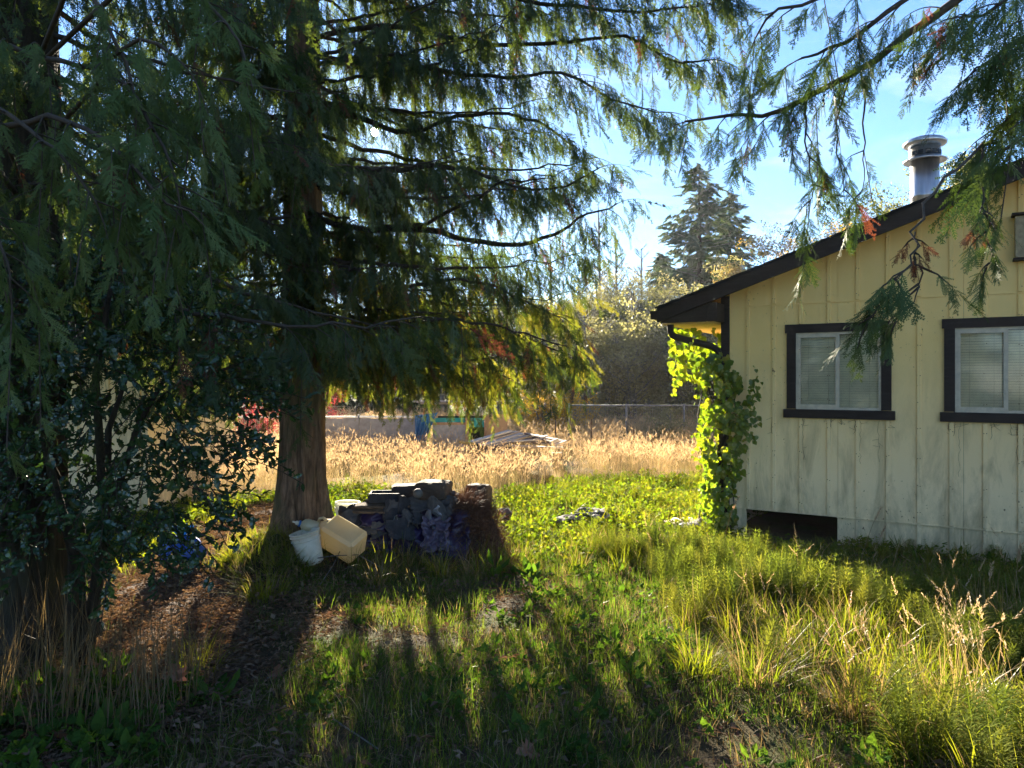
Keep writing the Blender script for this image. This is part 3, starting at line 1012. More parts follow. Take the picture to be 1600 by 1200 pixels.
def dress(pts, sp, tw, rng, step=.16, blen=.8, t0=.15, hang=.8, size=(.2, .4), pick=None, sstep=.05, r=.005, weep=.45):
    "hang side twigs and their drooping sprays along a limb"
    L = sum((pts[i + 1] - pts[i]).length for i in range(len(pts) - 1))
    n = max(2, int(L * (1 - t0) / step)); side = 1
    for k in range(n + 1):
        t = t0 + (1 - t0) * (k + rng.uniform(-.3, .3)) / n
        t = min(max(t, 0), 1)
        p, d = sample_path(pts, t); side = -side
        dh = Vector((d.x, d.y, 0))
        dh = dh.normalized() if dh.length > 1e-3 else Vector((1, 0, 0))
        lat = Vector((-dh.y, dh.x, 0)) * side
        last = k == n
        u = (lat * rng.uniform(.5, 1.0) + dh * rng.uniform(.5, 1.0)).normalized() if not last else d
        l2 = blen * (1 - .62 * t) * rng.uniform(.55, 1.15)
        if last: l2 = blen * .35
        m = max(2, int(l2 / sstep)); q = p.copy(); path = [q.copy()]
        sl = rng.uniform(-.45, .15)
        for j in range(m):
            f = (j + 1) / m
            dd = (u + Vector((0, 0, sl - hang * .7 * f))).normalized()
            q = q + dd * (l2 / m)
            path.append(q.copy())
            ax = (dd * rng.uniform(.15, .7) + lat * rng.uniform(-.35, .35) + Vector((rng.uniform(-.25, .25), rng.uniform(-.25, .25), -hang * rng.uniform(.6, 1.3)))).normalized()
            a = rng.uniform(0, 6.283)
            nn = Vector((math.cos(a), math.sin(a), rng.uniform(-.3, .3)))
            sp.add(q, ax, nn, rng.uniform(*size) * (1.05 - .25 * f), pick(rng))
        ax = (path[-1] - path[-2]).normalized()
        a = rng.uniform(0, 6.283)
        sp.add(path[-1], (ax + Vector((0, 0, -.2))).normalized(), Vector((math.cos(a), math.sin(a), .1)), rng.uniform(*size), pick(rng))
        tw.tube(path, [r * (1 - .75 * i / m) for i in range(m + 1)], 3, cap=False)
        if weep and rng.random() < weep:                                   # a thin strand that weeps straight down
            q = path[rng.randrange(len(path))].copy(); ln = rng.uniform(.15, .6); mm_ = max(2, int(ln / .05)); ph = [q.copy()]
            dx_, dy_ = rng.uniform(-.2, .2), rng.uniform(-.2, .2)
            for j in range(mm_):
                q = q + Vector((dx_, dy_, -1)).normalized() * (ln / mm_); ph.append(q.copy())
                a = rng.uniform(0, 6.283)
                sp.add(q, Vector((math.cos(a) * .5 + dx_, math.sin(a) * .5 + dy_, -1)).normalized(), Vector((rng.gauss(0, 1), rng.gauss(0, 1), .1)), rng.uniform(.5, .85) * size[0] * 1.5, pick(rng))
            tw.tube(ph, [.003] * len(ph), 3, cap=False)

def pick_mid(rng):
    x = rng.random()
    return 6 if x < .022 else 5 if x < .05 else rng.choice((0, 1, 2, 3, 4, 2, 3, 4))
def pick_low(rng):
    x = rng.random()
    return 6 if x < .07 else rng.choice((7, 8, 7, 8, 2, 3, 0))
def pick_cones(rng):
    x = rng.random()
    return 6 if x < .02 else 5 if x < .16 else rng.choice((0, 1, 0, 1, 2, 3, 4))
def pick_near(rng): return rng.choice((0, 1, 2)) if rng.random() > .02 else 3
def pick_near_cones(rng):
    x = rng.random()
    return 3 if x < .025 else 4 if x < .2 else rng.choice((0, 1, 2))

def cedar(label, base, H, r0, seed, limbs, hand=(), sparse=1.0, bark='bark', lean=(0, 0), pick=pick_mid, protos=None, near=(), size=(.16, .34), step=.13, flare=.55):
    rng = random.Random(seed)
    t = empty('cedar_tree', base, 0, label, 'tree', 'cedars in the yard')
    B = Vector(base)
    trunk_mesh((0, 0, 0), H, r0, seed, flare, lean).build('trunk', MAT[bark], t)
    sp, tw = Sprays(B), MB()
    def rad_at(z): return r0 * (1 - .93 * min(1, max(0, z / H)))
    def limb(pts, r, **kw):
        pts = smooth_pts([p - B for p in pts], rng)
        n = len(pts)
        mb = MB().tube(pts, [r * (1 - .82 * i / (n - 1)) for i in range(n)], 6, cap=True)
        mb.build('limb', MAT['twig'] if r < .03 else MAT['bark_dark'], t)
        dress(pts, sp, tw, rng, **{'pick': pick, 'size': size, **kw})
    for (z, az, L, s0, s1, kw) in limbs:
        p0 = B + Vector((lean[0] * z / H, lean[1] * z / H, z))
        limb(curve_pts(p0, az, L, s0, s1, 9, .05, rng), max(.009, .009 + .006 * L), **{'step': step, **kw})
    for pts, r, kw in hand: limb(pts, r, **{'step': step, **kw})
    sp.build('foliage', protos or SPR, t)
    if tw.v: tw.build('twigs', MAT['twig'], t, kind='stuff')
    if near:
        sp2, tw2 = Sprays(), MB()
        for pts, r, kw in near:
            if r >= .014:                                              # carry the limb back to its trunk
                f_ = pts[0]; pts = [Vector((B.x, B.y, f_.z + .1)), Vector(((B.x + f_.x * 2) / 3, (B.y + f_.y * 2) / 3, f_.z + .08))] + list(pts)
                ln = lambda q: sum((q[i + 1] - q[i]).length for i in range(len(q) - 1))
                t1 = 2.1 / (len(pts) - 1); t1 += (1 - t1) * kw.get('t0', .15) * .8
                kw = {**kw, 'step': kw['step'] * 1.12 * ln(pts) * (1 - t1) / (ln(pts[2:]) * (1 - kw.get('t0', .15))), 't0': t1}
            pts = smooth_pts([p - B for p in pts], rng, 16, .012); n = len(pts)
            MB().tube(pts, [r * (1 - .8 * i / (n - 1)) for i in range(n)], 6).build('limb', MAT['twig'], t)
            dress(pts, sp2, tw2, rng, pick=kw.pop('pick', pick_near), **kw)
        sp2.build('near_foliage', SPR_NEAR, t)
        if tw2.v: tw2.build('near_twigs', MAT['twig'], t, kind='stuff')
    return t

# the cedar in the middle of the yard
random.seed(11)
rng = random.Random(5)
TB = (-2.22, 7.8, ground(-2.22, 7.8) - .02)
limbs = []
def az_deg(a): return R(a)          # 0 = right, 90 = away, 180 = left, 270 = towards the camera
z = 2.05
k = 0
while z < 13.5:
    a = k * 137.5 + rng.uniform(-25, 25)
    up = z / 13.5
    L = (3.1 - 2.2 * up ** 1.2) * rng.uniform(.75, 1.1)
    c, s = math.cos(R(a)), math.sin(R(a))
    if s < -.55: L *= .6 if z < 2.6 else .85                       # keep the side towards the house yard shorter and open
    if z < 2.7 and c > .1: L *= .95
    dense = dict(blen=1.05 if c < .2 else .95, step=.115 if c < .1 else .13, hang=1.0)
    if z < 3.3 and c > -.2: dense['pick'] = pick_low
    limbs.append((z, R(a), L, rng.uniform(-.35, -.05) if z < 6 else rng.uniform(-.2, .2), rng.uniform(.0, .55), dense))
    z += .10 if z < 6.5 else .2
    k += 1
for k in range(18):                                      # short boughs that veil the trunk
    zz = 2.35 + 3.6 * k / 18 + rng.uniform(-.05, .05)
    limbs.append((zz, R(270 + rng.uniform(-75, 75)), rng.uniform(.5, 1.3), rng.uniform(-.3, .1), rng.uniform(-.3, .2), dict(blen=.75, step=.075, hang=1.2, t0=.05)))
for k in range(15):                                      # and thin ones that fill the side towards the house
    zz = 2.5 + 4.6 * k / 15 + rng.uniform(-.1, .1)
    limbs.append((zz, R(rng.uniform(-55, 60)), rng.uniform(2.2, 3.5), rng.uniform(-.3, .1), rng.uniform(.1, .6), dict(blen=.9, step=.12, hang=1.1)))
for k in range(13):                                      # low boughs on the far side, whose shade dapples the lawn
    zz = 2.32 + .4 * k / 13
    limbs.append((zz, R(38 + 100 * ((k * 5) % 13) / 13), rng.uniform(2.3, 3.4), rng.uniform(-.28, -.12), rng.uniform(-.25, .1), dict(blen=.9, step=.15, hang=1.0, pick=pick_low)))
def P(*a): return [at(*q) for q in a]
hand = [
    (P((480, 330, 7.7), (530, 352, 7.5), (600, 358, 7.3), (665, 350, 7.1), (735, 312, 6.9), (790, 285, 6.8), (850, 280, 6.7)), .034, dict(weep=.8, blen=.8, hang=1.0)),
    (P((600, 356, 7.3), (690, 362, 7.2), (770, 384, 7.1), (850, 372, 7.0), (905, 345, 6.9), (965, 318, 6.8)), .035, dict(blen=.75, hang=1.0)),
    (P((490, 270, 7.7), (560, 268, 7.5), (640, 262, 7.3), (700, 262, 7.2), (770, 275, 7.0), (850, 300, 6.9), (935, 262, 6.8)), .035, dict(blen=.7, hang=1.0)),
    (P((490, 160, 7.7), (560, 185, 7.5), (640, 205, 7.3), (740, 180, 7.1), (840, 190, 6.9), (900, 235, 6.8)), .035, dict(blen=.8, hang=1.1)),
    (P((490, 60, 7.7), (600, 40, 7.4), (720, 60, 7.0), (850, 70, 6.7), (960, 55, 6.4), (1060, 95, 6.2), (1120, 90, 6.1)), .03, dict(blen=.95, hang=1.1)),
    (P((490, 0, 7.7), (640, -40, 7.3), (780, -10, 6.8), (900, 10, 6.4), (1010, 20, 6.1), (1100, 5, 5.9)), .03, dict(blen=.9, hang=1.1)),
    (P((490, 100, 7.7), (620, 100, 7.3), (760, 120, 6.9), (880, 115, 6.5), (960, 160, 6.3), (1040, 175, 6.2)), .026, dict(blen=.85, hang=1.1)),
    (P((490, -60, 7.7), (660, -90, 7.2), (820, -60, 6.6), (930, -30, 6.2), (1060, -40, 6.0), (1130, -20, 5.9)), .03, dict(blen=1.0, hang=1.1)),
    (P((480, 440, 7.8), (560, 455, 7.6), (650, 445, 7.4), (740, 440, 7.2), (820, 470, 7.1), (880, 500, 7.0)), .026, dict(pick=pick_low, blen=.85, hang=.9)),
    (P((485, 520, 7.8), (560, 520, 7.5), (650, 500, 7.2), (740, 505, 7.0), (820, 520, 6.9), (890, 545, 6.8)), .026, dict(pick=pick_low, blen=.75, hang=.85)),
    (P((485, 560, 7.8), (560, 550, 7.7), (640, 545, 7.6), (740, 540, 7.6), (830, 560, 7.6), (905, 575, 7.6)), .035, dict(pick=pick_low, blen=.6, hang=.8)),
    (P((485, 500, 7.8), (560, 500, 8.1), (650, 490, 8.4), (740, 500, 8.7), (830, 530, 8.9), (900, 560, 9.0)), .035, dict(pick=pick_low, blen=.8, hang=.8)),
    (P((485, 545, 7.8), (570, 545, 8.2), (660, 560, 8.5), (740, 575, 8.7), (800, 590, 8.8)), .03, dict(pick=pick_low, blen=.55, hang=.8)),
    (P((470, 540, 7.8), (420, 545, 7.6), (360, 540, 7.4), (300, 560, 7.2)), .03, dict(blen=.6, hang=.8)),
    (P((470, 470, 7.8), (400, 480, 7.4), (320, 470, 7.0), (240, 500, 6.6)), .035, dict(blen=.9, hang=.8)),
    (P((465, 575, 7.8), (420, 570, 7.9), (360, 575, 8.0), (290, 590, 8.1)), .025, dict(blen=.7, hang=.8)),
    (P((465, 560, 7.8), (420, 555, 7.5), (350, 575, 7.1), (280, 600, 6.8)), .025, dict(blen=.7, hang=.8)),
    (P((465, 520, 7.8), (400, 520, 8.0), (320, 530, 8.3), (240, 560, 8.5)), .025, dict(blen=.9, hang=.9)),
    (P((470, 430, 7.8), (390, 430, 7.9), (300, 450, 8.0), (200, 480, 8.0)), .025, dict(blen=.9, hang=.9)),
    (P((470, 300, 7.8), (390, 330, 7.2), (310, 330, 6.8), (230, 360, 6.4)), .026, dict(blen=.9, hang=.9)),
]
cedar('large red-barked cedar with a flared mossy foot beside the heap of debris', TB, 15.0, .235, 3, limbs, hand, flare=.75)

# moss and needles heaped on the cedar roots
def mound(cx, cy, rx, ry, h, seed, n=18):
    def fn(u, v):
        a = v * 6.2832; r = u
        k = 1 + .18 * noise.noise((math.cos(a) * 1.5, math.sin(a) * 1.5, seed))
        x, y = cx + rx * r * k * math.cos(a), cy + ry * r * k * math.sin(a)
        return Vector((x, y, ground(x, y) - .02 + h * (1 - r * r) * (1 + .5 * noise.noise((x * 4, y * 4, seed))) + .03 * noise.noise((x * 11, y * 11, seed))))
    return MB().grid(fn, n, n * 3)

# second cedar at the left edge of the yard
rng = random.Random(8)
LB = (-3.32, 5.0, ground(-3.32, 5.0) - .02)
limbs = []
z = 2.7; k = 0
while z < 9:
    a = k * 137.5 + rng.uniform(-30, 30)
    c, s = math.cos(R(a)), math.sin(R(a))
    L = (2.7 - 1.6 * (z - 2.7) / 7) * rng.uniform(.75, 1.1)
    if s < -.3: L *= .75
    limbs.append((z, R(a), L, rng.uniform(-.4, 0), rng.uniform(-.2, .4), dict(blen=1.05, step=.125, hang=1.0)))
    z += .095 if z < 5.2 else .3; k += 1
nearL = [
    (P((-40, 60, 3.6), (60, 90, 3.4), (150, 100, 3.2), (230, 60, 3.05), (300, 120, 3.0)), .022, dict(blen=.55, hang=.9, step=.1, size=(.14, .26), sstep=.06)),
    (P((-40, 230, 3.4), (40, 190, 3.2), (110, 190, 3.1), (180, 230, 3.0), (230, 290, 2.95), (290, 330, 2.95)), .02, dict(blen=.45, hang=.8, step=.085, size=(.13, .24), sstep=.06)),
    (P((-20, 160, 3.2), (60, 215, 3.0), (120, 270, 2.95), (160, 330, 2.9)), .016, dict(blen=.4, hang=.8, step=.085, size=(.12, .22), sstep=.06)),
    (P((-60, 300, 2.8), (-20, 330, 2.8), (10, 400, 2.75), (22, 460, 2.75)), .014, dict(blen=.3, hang=1.2, step=.07, size=(.12, .2), sstep=.05)),
    (P((120, -30, 3.3), (180, 60, 3.2), (205, 140, 3.1), (215, 210, 3.05)), .016, dict(blen=.4, hang=1.0, step=.09, size=(.13, .24), sstep=.06)),
    (P((260, -60, 3.4), (330, 10, 3.3), (370, 60, 3.2), (385, 110, 3.2)), .016, dict(blen=.45, hang=1.0, step=.1, size=(.13, .24), sstep=.06)),
    (P((180, 120, 3.2), (240, 200, 3.1), (270, 270, 3.0), (285, 340, 3.0)), .014, dict(blen=.4, hang=1.0, step=.08, size=(.13, .24), sstep=.06)),
]
cedar('dark cedar trunk behind the holly with fresh green sprays hanging in front', LB, 14, .27, 6, limbs, (), bark='bark_dark', near=nearL)

# third cedar whose limbs reach over the yard in front of the house
RB = (4.75, 3.2, ground(4.75, 3.2) - .02)
rng = random.Random(14)
limbs = []
z = 4.4; k = 0
while z < 9:
    a = k * 137.5 + rng.uniform(-30, 30)
    L = (2.2 - 1.2 * (z - 4.4) / 6) * rng.uniform(.8, 1.1)
    limbs.append((z, R(a), L, rng.uniform(-.3, .1), rng.uniform(0, .4), dict(blen=.9, step=.2)))
    z += .24; k += 1
nearR = [
    (P((1780, -300, 3.9), (1640, -130, 4.0), (1480, 10, 4.1), (1420, 55, 4.15), (1330, 115, 4.2), (1260, 155, 4.25), (1200, 178, 4.3), (1130, 180, 4.35), (1068, 190, 4.4)), .036, dict(blen=.62, hang=1.15, step=.16, t0=.25, size=(.13, .28), sstep=.06, weep=.25, pick=pick_near_cones)),
    (P((1330, 110, 4.2), (1310, 180, 4.2), (1312, 250, 4.2), (1322, 320, 4.2)), .007, dict(blen=.3, hang=1.3, step=.1, t0=.5, size=(.16, .28), sstep=.07, pick=pick_near_cones)),
    (P((1345, 105, 4.2), (1350, 180, 4.2), (1352, 260, 4.2), (1340, 320, 4.2)), .007, dict(blen=.3, hang=1.3, step=.12, t0=.6, size=(.14, .24), sstep=.07, pick=pick_near_cones)),
    (P((1260, 150, 4.25), (1258, 210, 4.25), (1270, 280, 4.25), (1262, 330, 4.25)), .007, dict(blen=.3, hang=1.3, step=.1, t0=.35, size=(.16, .3), sstep=.07, pick=pick_near_cones)),
    (P((1680, -250, 3.7), (1480, -60, 3.8), (1360, 40, 3.9), (1290, 80, 4.0), (1250, 90, 4.1)), .026, dict(blen=.5, hang=1.0, step=.13, t0=.4, size=(.16, .3), sstep=.07)),
    (P((1640, -200, 3.6), (1420, -60, 3.7), (1300, -10, 3.8), (1210, 20, 3.9), (1180, 60, 4.0)), .022, dict(blen=.4, hang=1.0, step=.13, t0=.45, size=(.16, .28), sstep=.07)),
    (P((1820, -60, 3.0), (1700, 60, 3.05), (1630, 130, 3.1), (1570, 195, 3.15), (1535, 225, 3.2)), .02, dict(blen=.36, hang=1.0, step=.06, t0=.25, weep=.12, size=(.16, .3), sstep=.05)),
    (P((1820, -160, 3.0), (1700, -20, 3.0), (1620, 40, 3.05), (1565, 85, 3.1), (1520, 105, 3.1)), .02, dict(blen=.38, hang=1.0, step=.06, t0=.25, weep=.12, size=(.16, .3), sstep=.05)),
    (P((1800, 20, 2.8), (1700, 110, 2.85), (1620, 190, 2.9), (1570, 240, 2.95)), .02, dict(blen=.45, hang=1.1, step=.08, t0=.2, weep=.1, size=(.15, .26), sstep=.06)),
    (P((1760, -220, 3.2), (1640, -60, 3.2), (1560, 10, 3.2), (1500, 30, 3.2)), .02, dict(blen=.6, hang=1.0, step=.1, t0=.3, size=(.16, .3), sstep=.06)),
    # two long hanging twigs in front of the wall
    (P((1537, 222, 3.2), (1532, 250, 3.05), (1536, 290, 2.95), (1538, 330, 2.9), (1542, 375, 2.88), (1545, 420, 2.86)), .006, dict(blen=.15, hang=1.5, step=.045, t0=.55, weep=0, size=(.09, .15), sstep=.06, pick=lambda r: r.choice((0, 1, 2)))),
    (P((1537, 222, 3.2), (1512, 250, 2.95), (1478, 278, 2.7), (1445, 318, 2.6), (1428, 365, 2.55), (1428, 400, 2.52), (1410, 428, 2.5), (1385, 455, 2.5), (1352, 510, 2.5)), .007, dict(blen=.2, hang=1.1, step=.05, t0=.68, weep=0, size=(.1, .19), sstep=.055, pick=lambda r: r.choice((0, 1, 2)))),
    (P((1428, 400, 2.52), (1436, 430, 2.52), (1432, 470, 2.5), (1400, 500, 2.5)), .004, dict(blen=.16, hang=1.3, step=.045, t0=.25, weep=0, size=(.09, .16), sstep=.055, pick=lambda r: r.choice((0, 1, 2)))),
    (P((1430, 362, 2.55), (1428, 385, 2.54), (1432, 405, 2.53)), .003, dict(blen=.08, hang=1.6, step=.03, t0=.1, weep=0, size=(.05, .09), sstep=.05, pick=lambda r: 3)),
    (P((1537, 325, 2.9), (1530, 345, 2.9), (1522, 365, 2.9)), .003, dict(blen=.06, hang=1.5, step=.03, t0=.1, weep=0, size=(.05, .08), sstep=.05, pick=lambda r: 3)),
]
cedar('cedar beside the house whose long bare limbs and fern-like sprays hang over its roof', RB, 13, .25, 16, limbs, (), near=nearR)

# ------------------------------------------------------------------ holly bush
MAT['holly'] = (lambda n: n.leafy(n.ramp(n.rnd(), [(0, (.02, .045, .02)), (.6, (.03, .06, .024)), (.95, (.05, .085, .026)), (1, (.08, .13, .03))]), (.10, .2, .03), .12, .06, .16))(NT('glossy_holly'))
HB = (-2.75, 4.55, ground(-2.75, 4.55))
holly = empty('holly_bush', HB, 0, 'dark glossy holly bush with prickly leaves in front of the yellow shed', 'bush')
rng = random.Random(21)
HOL = [leaf_shape('holly', random.Random(70 + i)).mesh('leaf', MAT['holly']) for i in range(5)]
HOLP = [bpy.data.objects.new('holly_leaf', m) for m in HOL]
hl_p, hl_a, hl_n, hl_s = [], [], [], []
stem = MB()
hb = Vector(HB)
for i in range(8):
    a = rng.uniform(0, 6.28); tip = Vector((rng.uniform(-.9, 1.0), rng.uniform(-.8, .5), rng.uniform(1.4, 2.6)))
    pts = [Vector((.12 * math.cos(a), .12 * math.sin(a), 0)), Vector((.2 * math.cos(a), .2 * math.sin(a), .6)) + tip * .1, tip * .6 + Vector((0, 0, .3)), tip]
    stem.tube(pts, [.035, .03, .02, .008], 6)
def holly_twig(p, d, L, drop=.5):
    n = max(3, int(L / .034)); q = Vector(p); d = d.normalized(); path = [q.copy()]
    for j in range(n):
        f = j / n
        dd = (d + Vector((0, 0, -drop * f))).normalized()
        q = q + dd * (L / n); path.append(q.copy())
        az = rng.uniform(0, 6.283)
        o = dd.orthogonal().normalized(); o2 = dd.cross(o)
        out = o * math.cos(az) + o2 * math.sin(az)
        ax = (dd * .55 + out + Vector((0, 0, -.15))).normalized()
        hl_p.append(tuple(q)); hl_a.append(tuple(ax)); hl_n.append((rng.gauss(0, 1), rng.gauss(0, 1), rng.gauss(0, .4))); hl_s.append(rng.uniform(.05, .09))
    stem.tube(path[::max(1, n // 3)] + [path[-1]], .003, 4, cap=False)
for i in range(720):
    while True:
        e = Vector((rng.uniform(-1, 1), rng.uniform(-1, 1), rng.uniform(-1, 1)))
        if .35 < e.length < 1: break
    x = e.x * .98; y = e.y * .75; zz = 1.62 + e.z * .95
    if zz < .62 + .25 * rng.random(): continue
    p = Vector((x + .28, y - .2, zz))
    d = Vector((e.x + rng.gauss(0, .4), e.y + rng.gauss(0, .4) - .2, e.z * .5 + rng.gauss(0, .3)))
    holly_twig(p, d, rng.uniform(.2, .42))
for (px, py, Y, dx, dz, L) in [(330, 640, 4.1, 1, .3, .45), (380, 610, 4.1, 1, .05, .4), (400, 640, 4.15, 1, .1, .3), (300, 700, 4.0, 1, .1, .4), (340, 720, 4.0, 1, .25, .25), (280, 760, 4.0, 1, -.1, .35), (330, 680, 4.0, 1, 0, .3), (250, 810, 3.9, 1, -.2, .35), (300, 600, 4.1, 1, .2, .5), (360, 580, 4.2, 1, 0, .35), (350, 560, 4.2, 1, .1, .35), (320, 520, 4.2, 1, .1, .4), (180, 830, 3.8, .8, -.3, .35), (100, 840, 3.8, .5, -.4, .35), (220, 850, 3.9, .6, -.3, .25)]:
    holly_twig(at(px, py, Y) - hb, Vector((dx, rng.uniform(-.4, .1), dz)), L, .35)
stem.build('stems', MAT['bark_dark'], holly, kind='stuff')
E_ = euler_from_axes(np.array(hl_a), np.array(hl_n))
order = sorted(range(len(hl_p)), key=lambda i: hl_p[i][1] - (0.8 if hl_p[i][0] > .55 else 0) - rng.random() * .15)     # nearest leaves first
for k in order[:300]:
    o = link('leaf', HOL[k % 5], holly, hl_p[k], tuple(E_[k])); o.scale = (hl_s[k],) * 3
rest = order[300:]
scatter('leaves', HOLP, [hl_p[k] for k in rest], E_[rest], [hl_s[k] for k in rest], [k % 5 for k in rest], holly)

# ------------------------------------------------------------------ vine on the house corner
MAT['vine'] = leaf_mat('vine_leaf', [(.06, .11, .014), (.09, .145, .018), (.12, .17, .022), (.17, .18, .022)], (2.3, 2.1, .5), .54, .04, .35)
vine_o = Vector(HM @ Vector((-.1, -.15, 0)))
vine = empty('climbing_vine', vine_o, 0, 'bright green leafy vine climbing the downspout at the house corner', 'vine')
rng = random.Random(31)
VL = [leaf_shape('heart', random.Random(90 + i)).mesh('leaf', MAT['vine']) for i in range(5)]
VLP = [bpy.data.objects.new('vine_leaf', m) for m in VL]
vp, va, vn, vs = [], [], [], []
def vleaf(w, s=None):
    vp.append(tuple(w - vine_o)); a = rng.uniform(-.9, .9)
    va.append((rng.gauss(0, .4), rng.gauss(0, .4) - .25, -1 + rng.uniform(-.3, .5)))
    vn.append((1, rng.gauss(0, .9), rng.gauss(0, .6))); vs.append(s or rng.choice((.045, .06, .075, .085, .11)) * rng.uniform(.85, 1.15))
for i in range(1500):
    py = 550 + 285 * rng.random()
    t = (py - 550) / 285
    l = np.interp(t, [0, .15, .4, .7, 1], [1078, 1092, 1098, 1098, 1100])
    r = np.interp(t, [0, .1, .3, .45, .6, .8, 1], [1134, 1154, 1168, 1170, 1156, 1148, 1146])
    px = l + (r - l) * rng.random()
    if noise.noise((px * .06, py * .045, 3.3)) > .3: continue
    px += 9 * noise.noise((py * .05, 1.7, .3))
    Y = 8.75 + rng.uniform(-.22, .55) - max(0, (px - 1140)) * .004
    w = at(px, py, Y)
    lw = HM.inverted() @ w
    if lw.x > -.12 and lw.y > -.03: w = HM @ Vector((lw.x, rng.uniform(-.2, -.04), lw.z))
    vleaf(w)
for i in range(190):
    px, py = rng.uniform(1046, 1140), rng.uniform(512, 590)
    if py > 545 + (px - 1040) * .9 + 22: continue
    vleaf(at(px, py, rng.uniform(9.3, 10.0)), rng.uniform(.07, .14))
for i in range(16):                                                     # loose runners that stick out of the mass
    px, py = rng.choice(((1094, 600), (1096, 660), (1180, 600), (1176, 650), (1100, 740), (1168, 700), (1060, 575), (1085, 560)))
    px += rng.uniform(-4, 4); py += rng.uniform(-40, 40); s_ = -1 if px < 1130 else 1; Y0 = rng.uniform(8.6, 9.0)
    for j in range(5): vleaf(at(px + s_ * j * rng.uniform(1.5, 3.5), py + j * rng.uniform(3, 7), Y0), rng.uniform(.035, .075))
for i in range(45): vleaf(at(rng.uniform(1170, 1186), rng.uniform(590, 690), 8.55), rng.uniform(.05, .08))
E_ = euler_from_axes(np.array(va), np.array(vn))
order = sorted(range(len(vp)), key=lambda i: -vs[i] + vp[i][1] * .2 + rng.random() * .02)
for k in order[:300]:
    o = link('leaf', VL[k % 5], vine, vp[k], tuple(E_[k])); o.scale = (vs[k],) * 3
rest = order[300:]
scatter('leaves', VLP, [vp[k] for k in rest], E_[rest], [vs[k] for k in rest], [k % 5 for k in rest], vine)
vs_ = MB()
for i in range(7):
    x = rng.uniform(-.3, .1)
    pts = [HM @ Vector((x + .08 * math.sin(j * 1.3 + i), -.12 + .06 * math.cos(j + i), j * .25 - .02)) - vine_o for j in range(9)]
    vs_.tube(pts, .008, 4)
vs_.build('stems', MAT['twig'], vine, kind='stuff')

# ------------------------------------------------------------------ grass and low plants
G = {}
G['lawn'] = leaf_mat('lawn_blade', [(.045, .085, .016), (.065, .11, .02), (.095, .13, .026)], (2.1, 2.1, .6), .45, .01, .5, .3, (.12, .11, .04))
G['lush'] = leaf_mat('lush_blade', [(.06, .095, .014), (.10, .13, .018), (.15, .16, .028)], (2.4, 2.1, .55), .48, .01, .5)
G['straw'] = leaf_mat('straw_blade', [(.24, .18, .085), (.30, .23, .11), (.19, .135, .06)], (1.5, 1.35, .9), .4, .03)
G['hay'] = leaf_mat('hay_stalk', [(.31, .24, .135), (.36, .285, .165), (.27, .195, .11), (.22, .21, .095)], (1.5, 1.35, 1.0), .42, .03)
G['head'] = leaf_mat('hay_head', [(.38, .29, .18), (.43, .34, .22), (.32, .225, .14)], (1.5, 1.3, 1.0), .45, .02)
G['horsetail'] = leaf_mat('horsetail', [(.09, .13, .03), (.12, .155, .035), (.17, .18, .045)], (2.1, 1.9, .7), .48, .0)
G['weed'] = leaf_mat('broad_weed', [(.035, .075, .018), (.05, .1, .022), (.07, .12, .03)], (2.1, 2.0, .5), .4, .0, .45)
G['cover'] = leaf_mat('creeping_cover', [(.07, .12, .014), (.10, .145, .016), (.13, .16, .02), (.16, .16, .02)], (1.9, 1.9, .5), .48, .01, .5)
G['litter'] = leaf_mat('dead_leaf', [(.17, .115, .075), (.11, .075, .05), (.24, .175, .12), (.14, .075, .05)], (1.4, 1.1, .7), .2, .0)
G['old'] = leaf_mat('old_thatch', [(.12, .085, .045), (.17, .125, .065), (.085, .06, .035)], (1.4, 1.25, .8), .3, .01)
GM = [G['lawn'], G['straw']]
T_lawn = [proto('lawn_tuft', tuft(100 + i, 17, (.03, .085), (.0025, .005), .06, .5, .9, .12), GM) for i in range(4)]
T_lawn += [proto('lawn_tuft_long', tuft(110 + i, 14, (.06, .15), (.003, .006), .06, .4, 1.0, .2), GM) for i in range(2)]
T_thatch = [proto('thatch', tuft(120 + i, 14, (.05, .14), (.002, .004), .1, 1.35, .5, .85), [G['lawn'], G['old']]) for i in range(3)]
LM = [G['lush'], G['straw']]
T_lush = [proto('lush_tuft', tuft(130 + i, 18, (.16, .45), (.005, .012), .09, .3, 1.1, .12, 4), LM) for i in range(4)]
T_dry = [proto('dry_tuft', tuft(140 + i, 18, (.15, .5), (.004, .009), .1, .4, 1.3, .75, 4), LM) for i in range(3)]
T_hay = [proto('hay_tuft', seed_stalks(150 + i, 9, (.55, .95)), [G['hay'], G['head']]) for i in range(4)]
T_seed = [proto('seed_tuft', seed_stalks(160 + i, 5, (.3, .6), .12, 6, .022, 16), [G['straw'], G['head']]) for i in range(3)]
T_horse = [proto('horsetail', horsetail(170 + i), G['horsetail']) for i in range(4)]
T_ros = [proto('weed_rosette', rosette(180 + i, 7, (.07, .13), 'oval'), G['weed']) for i in range(3)]
T_ros2 = [proto('weed_low', groundcover(190 + i, 10, (.03, .06), .12, (.02, .1)), G['weed']) for i in range(3)]
T_cov = [proto('cover', groundcover(200 + i, 16, (.02, .042), .13, (.02, .10)), G['cover']) for i in range(4)]
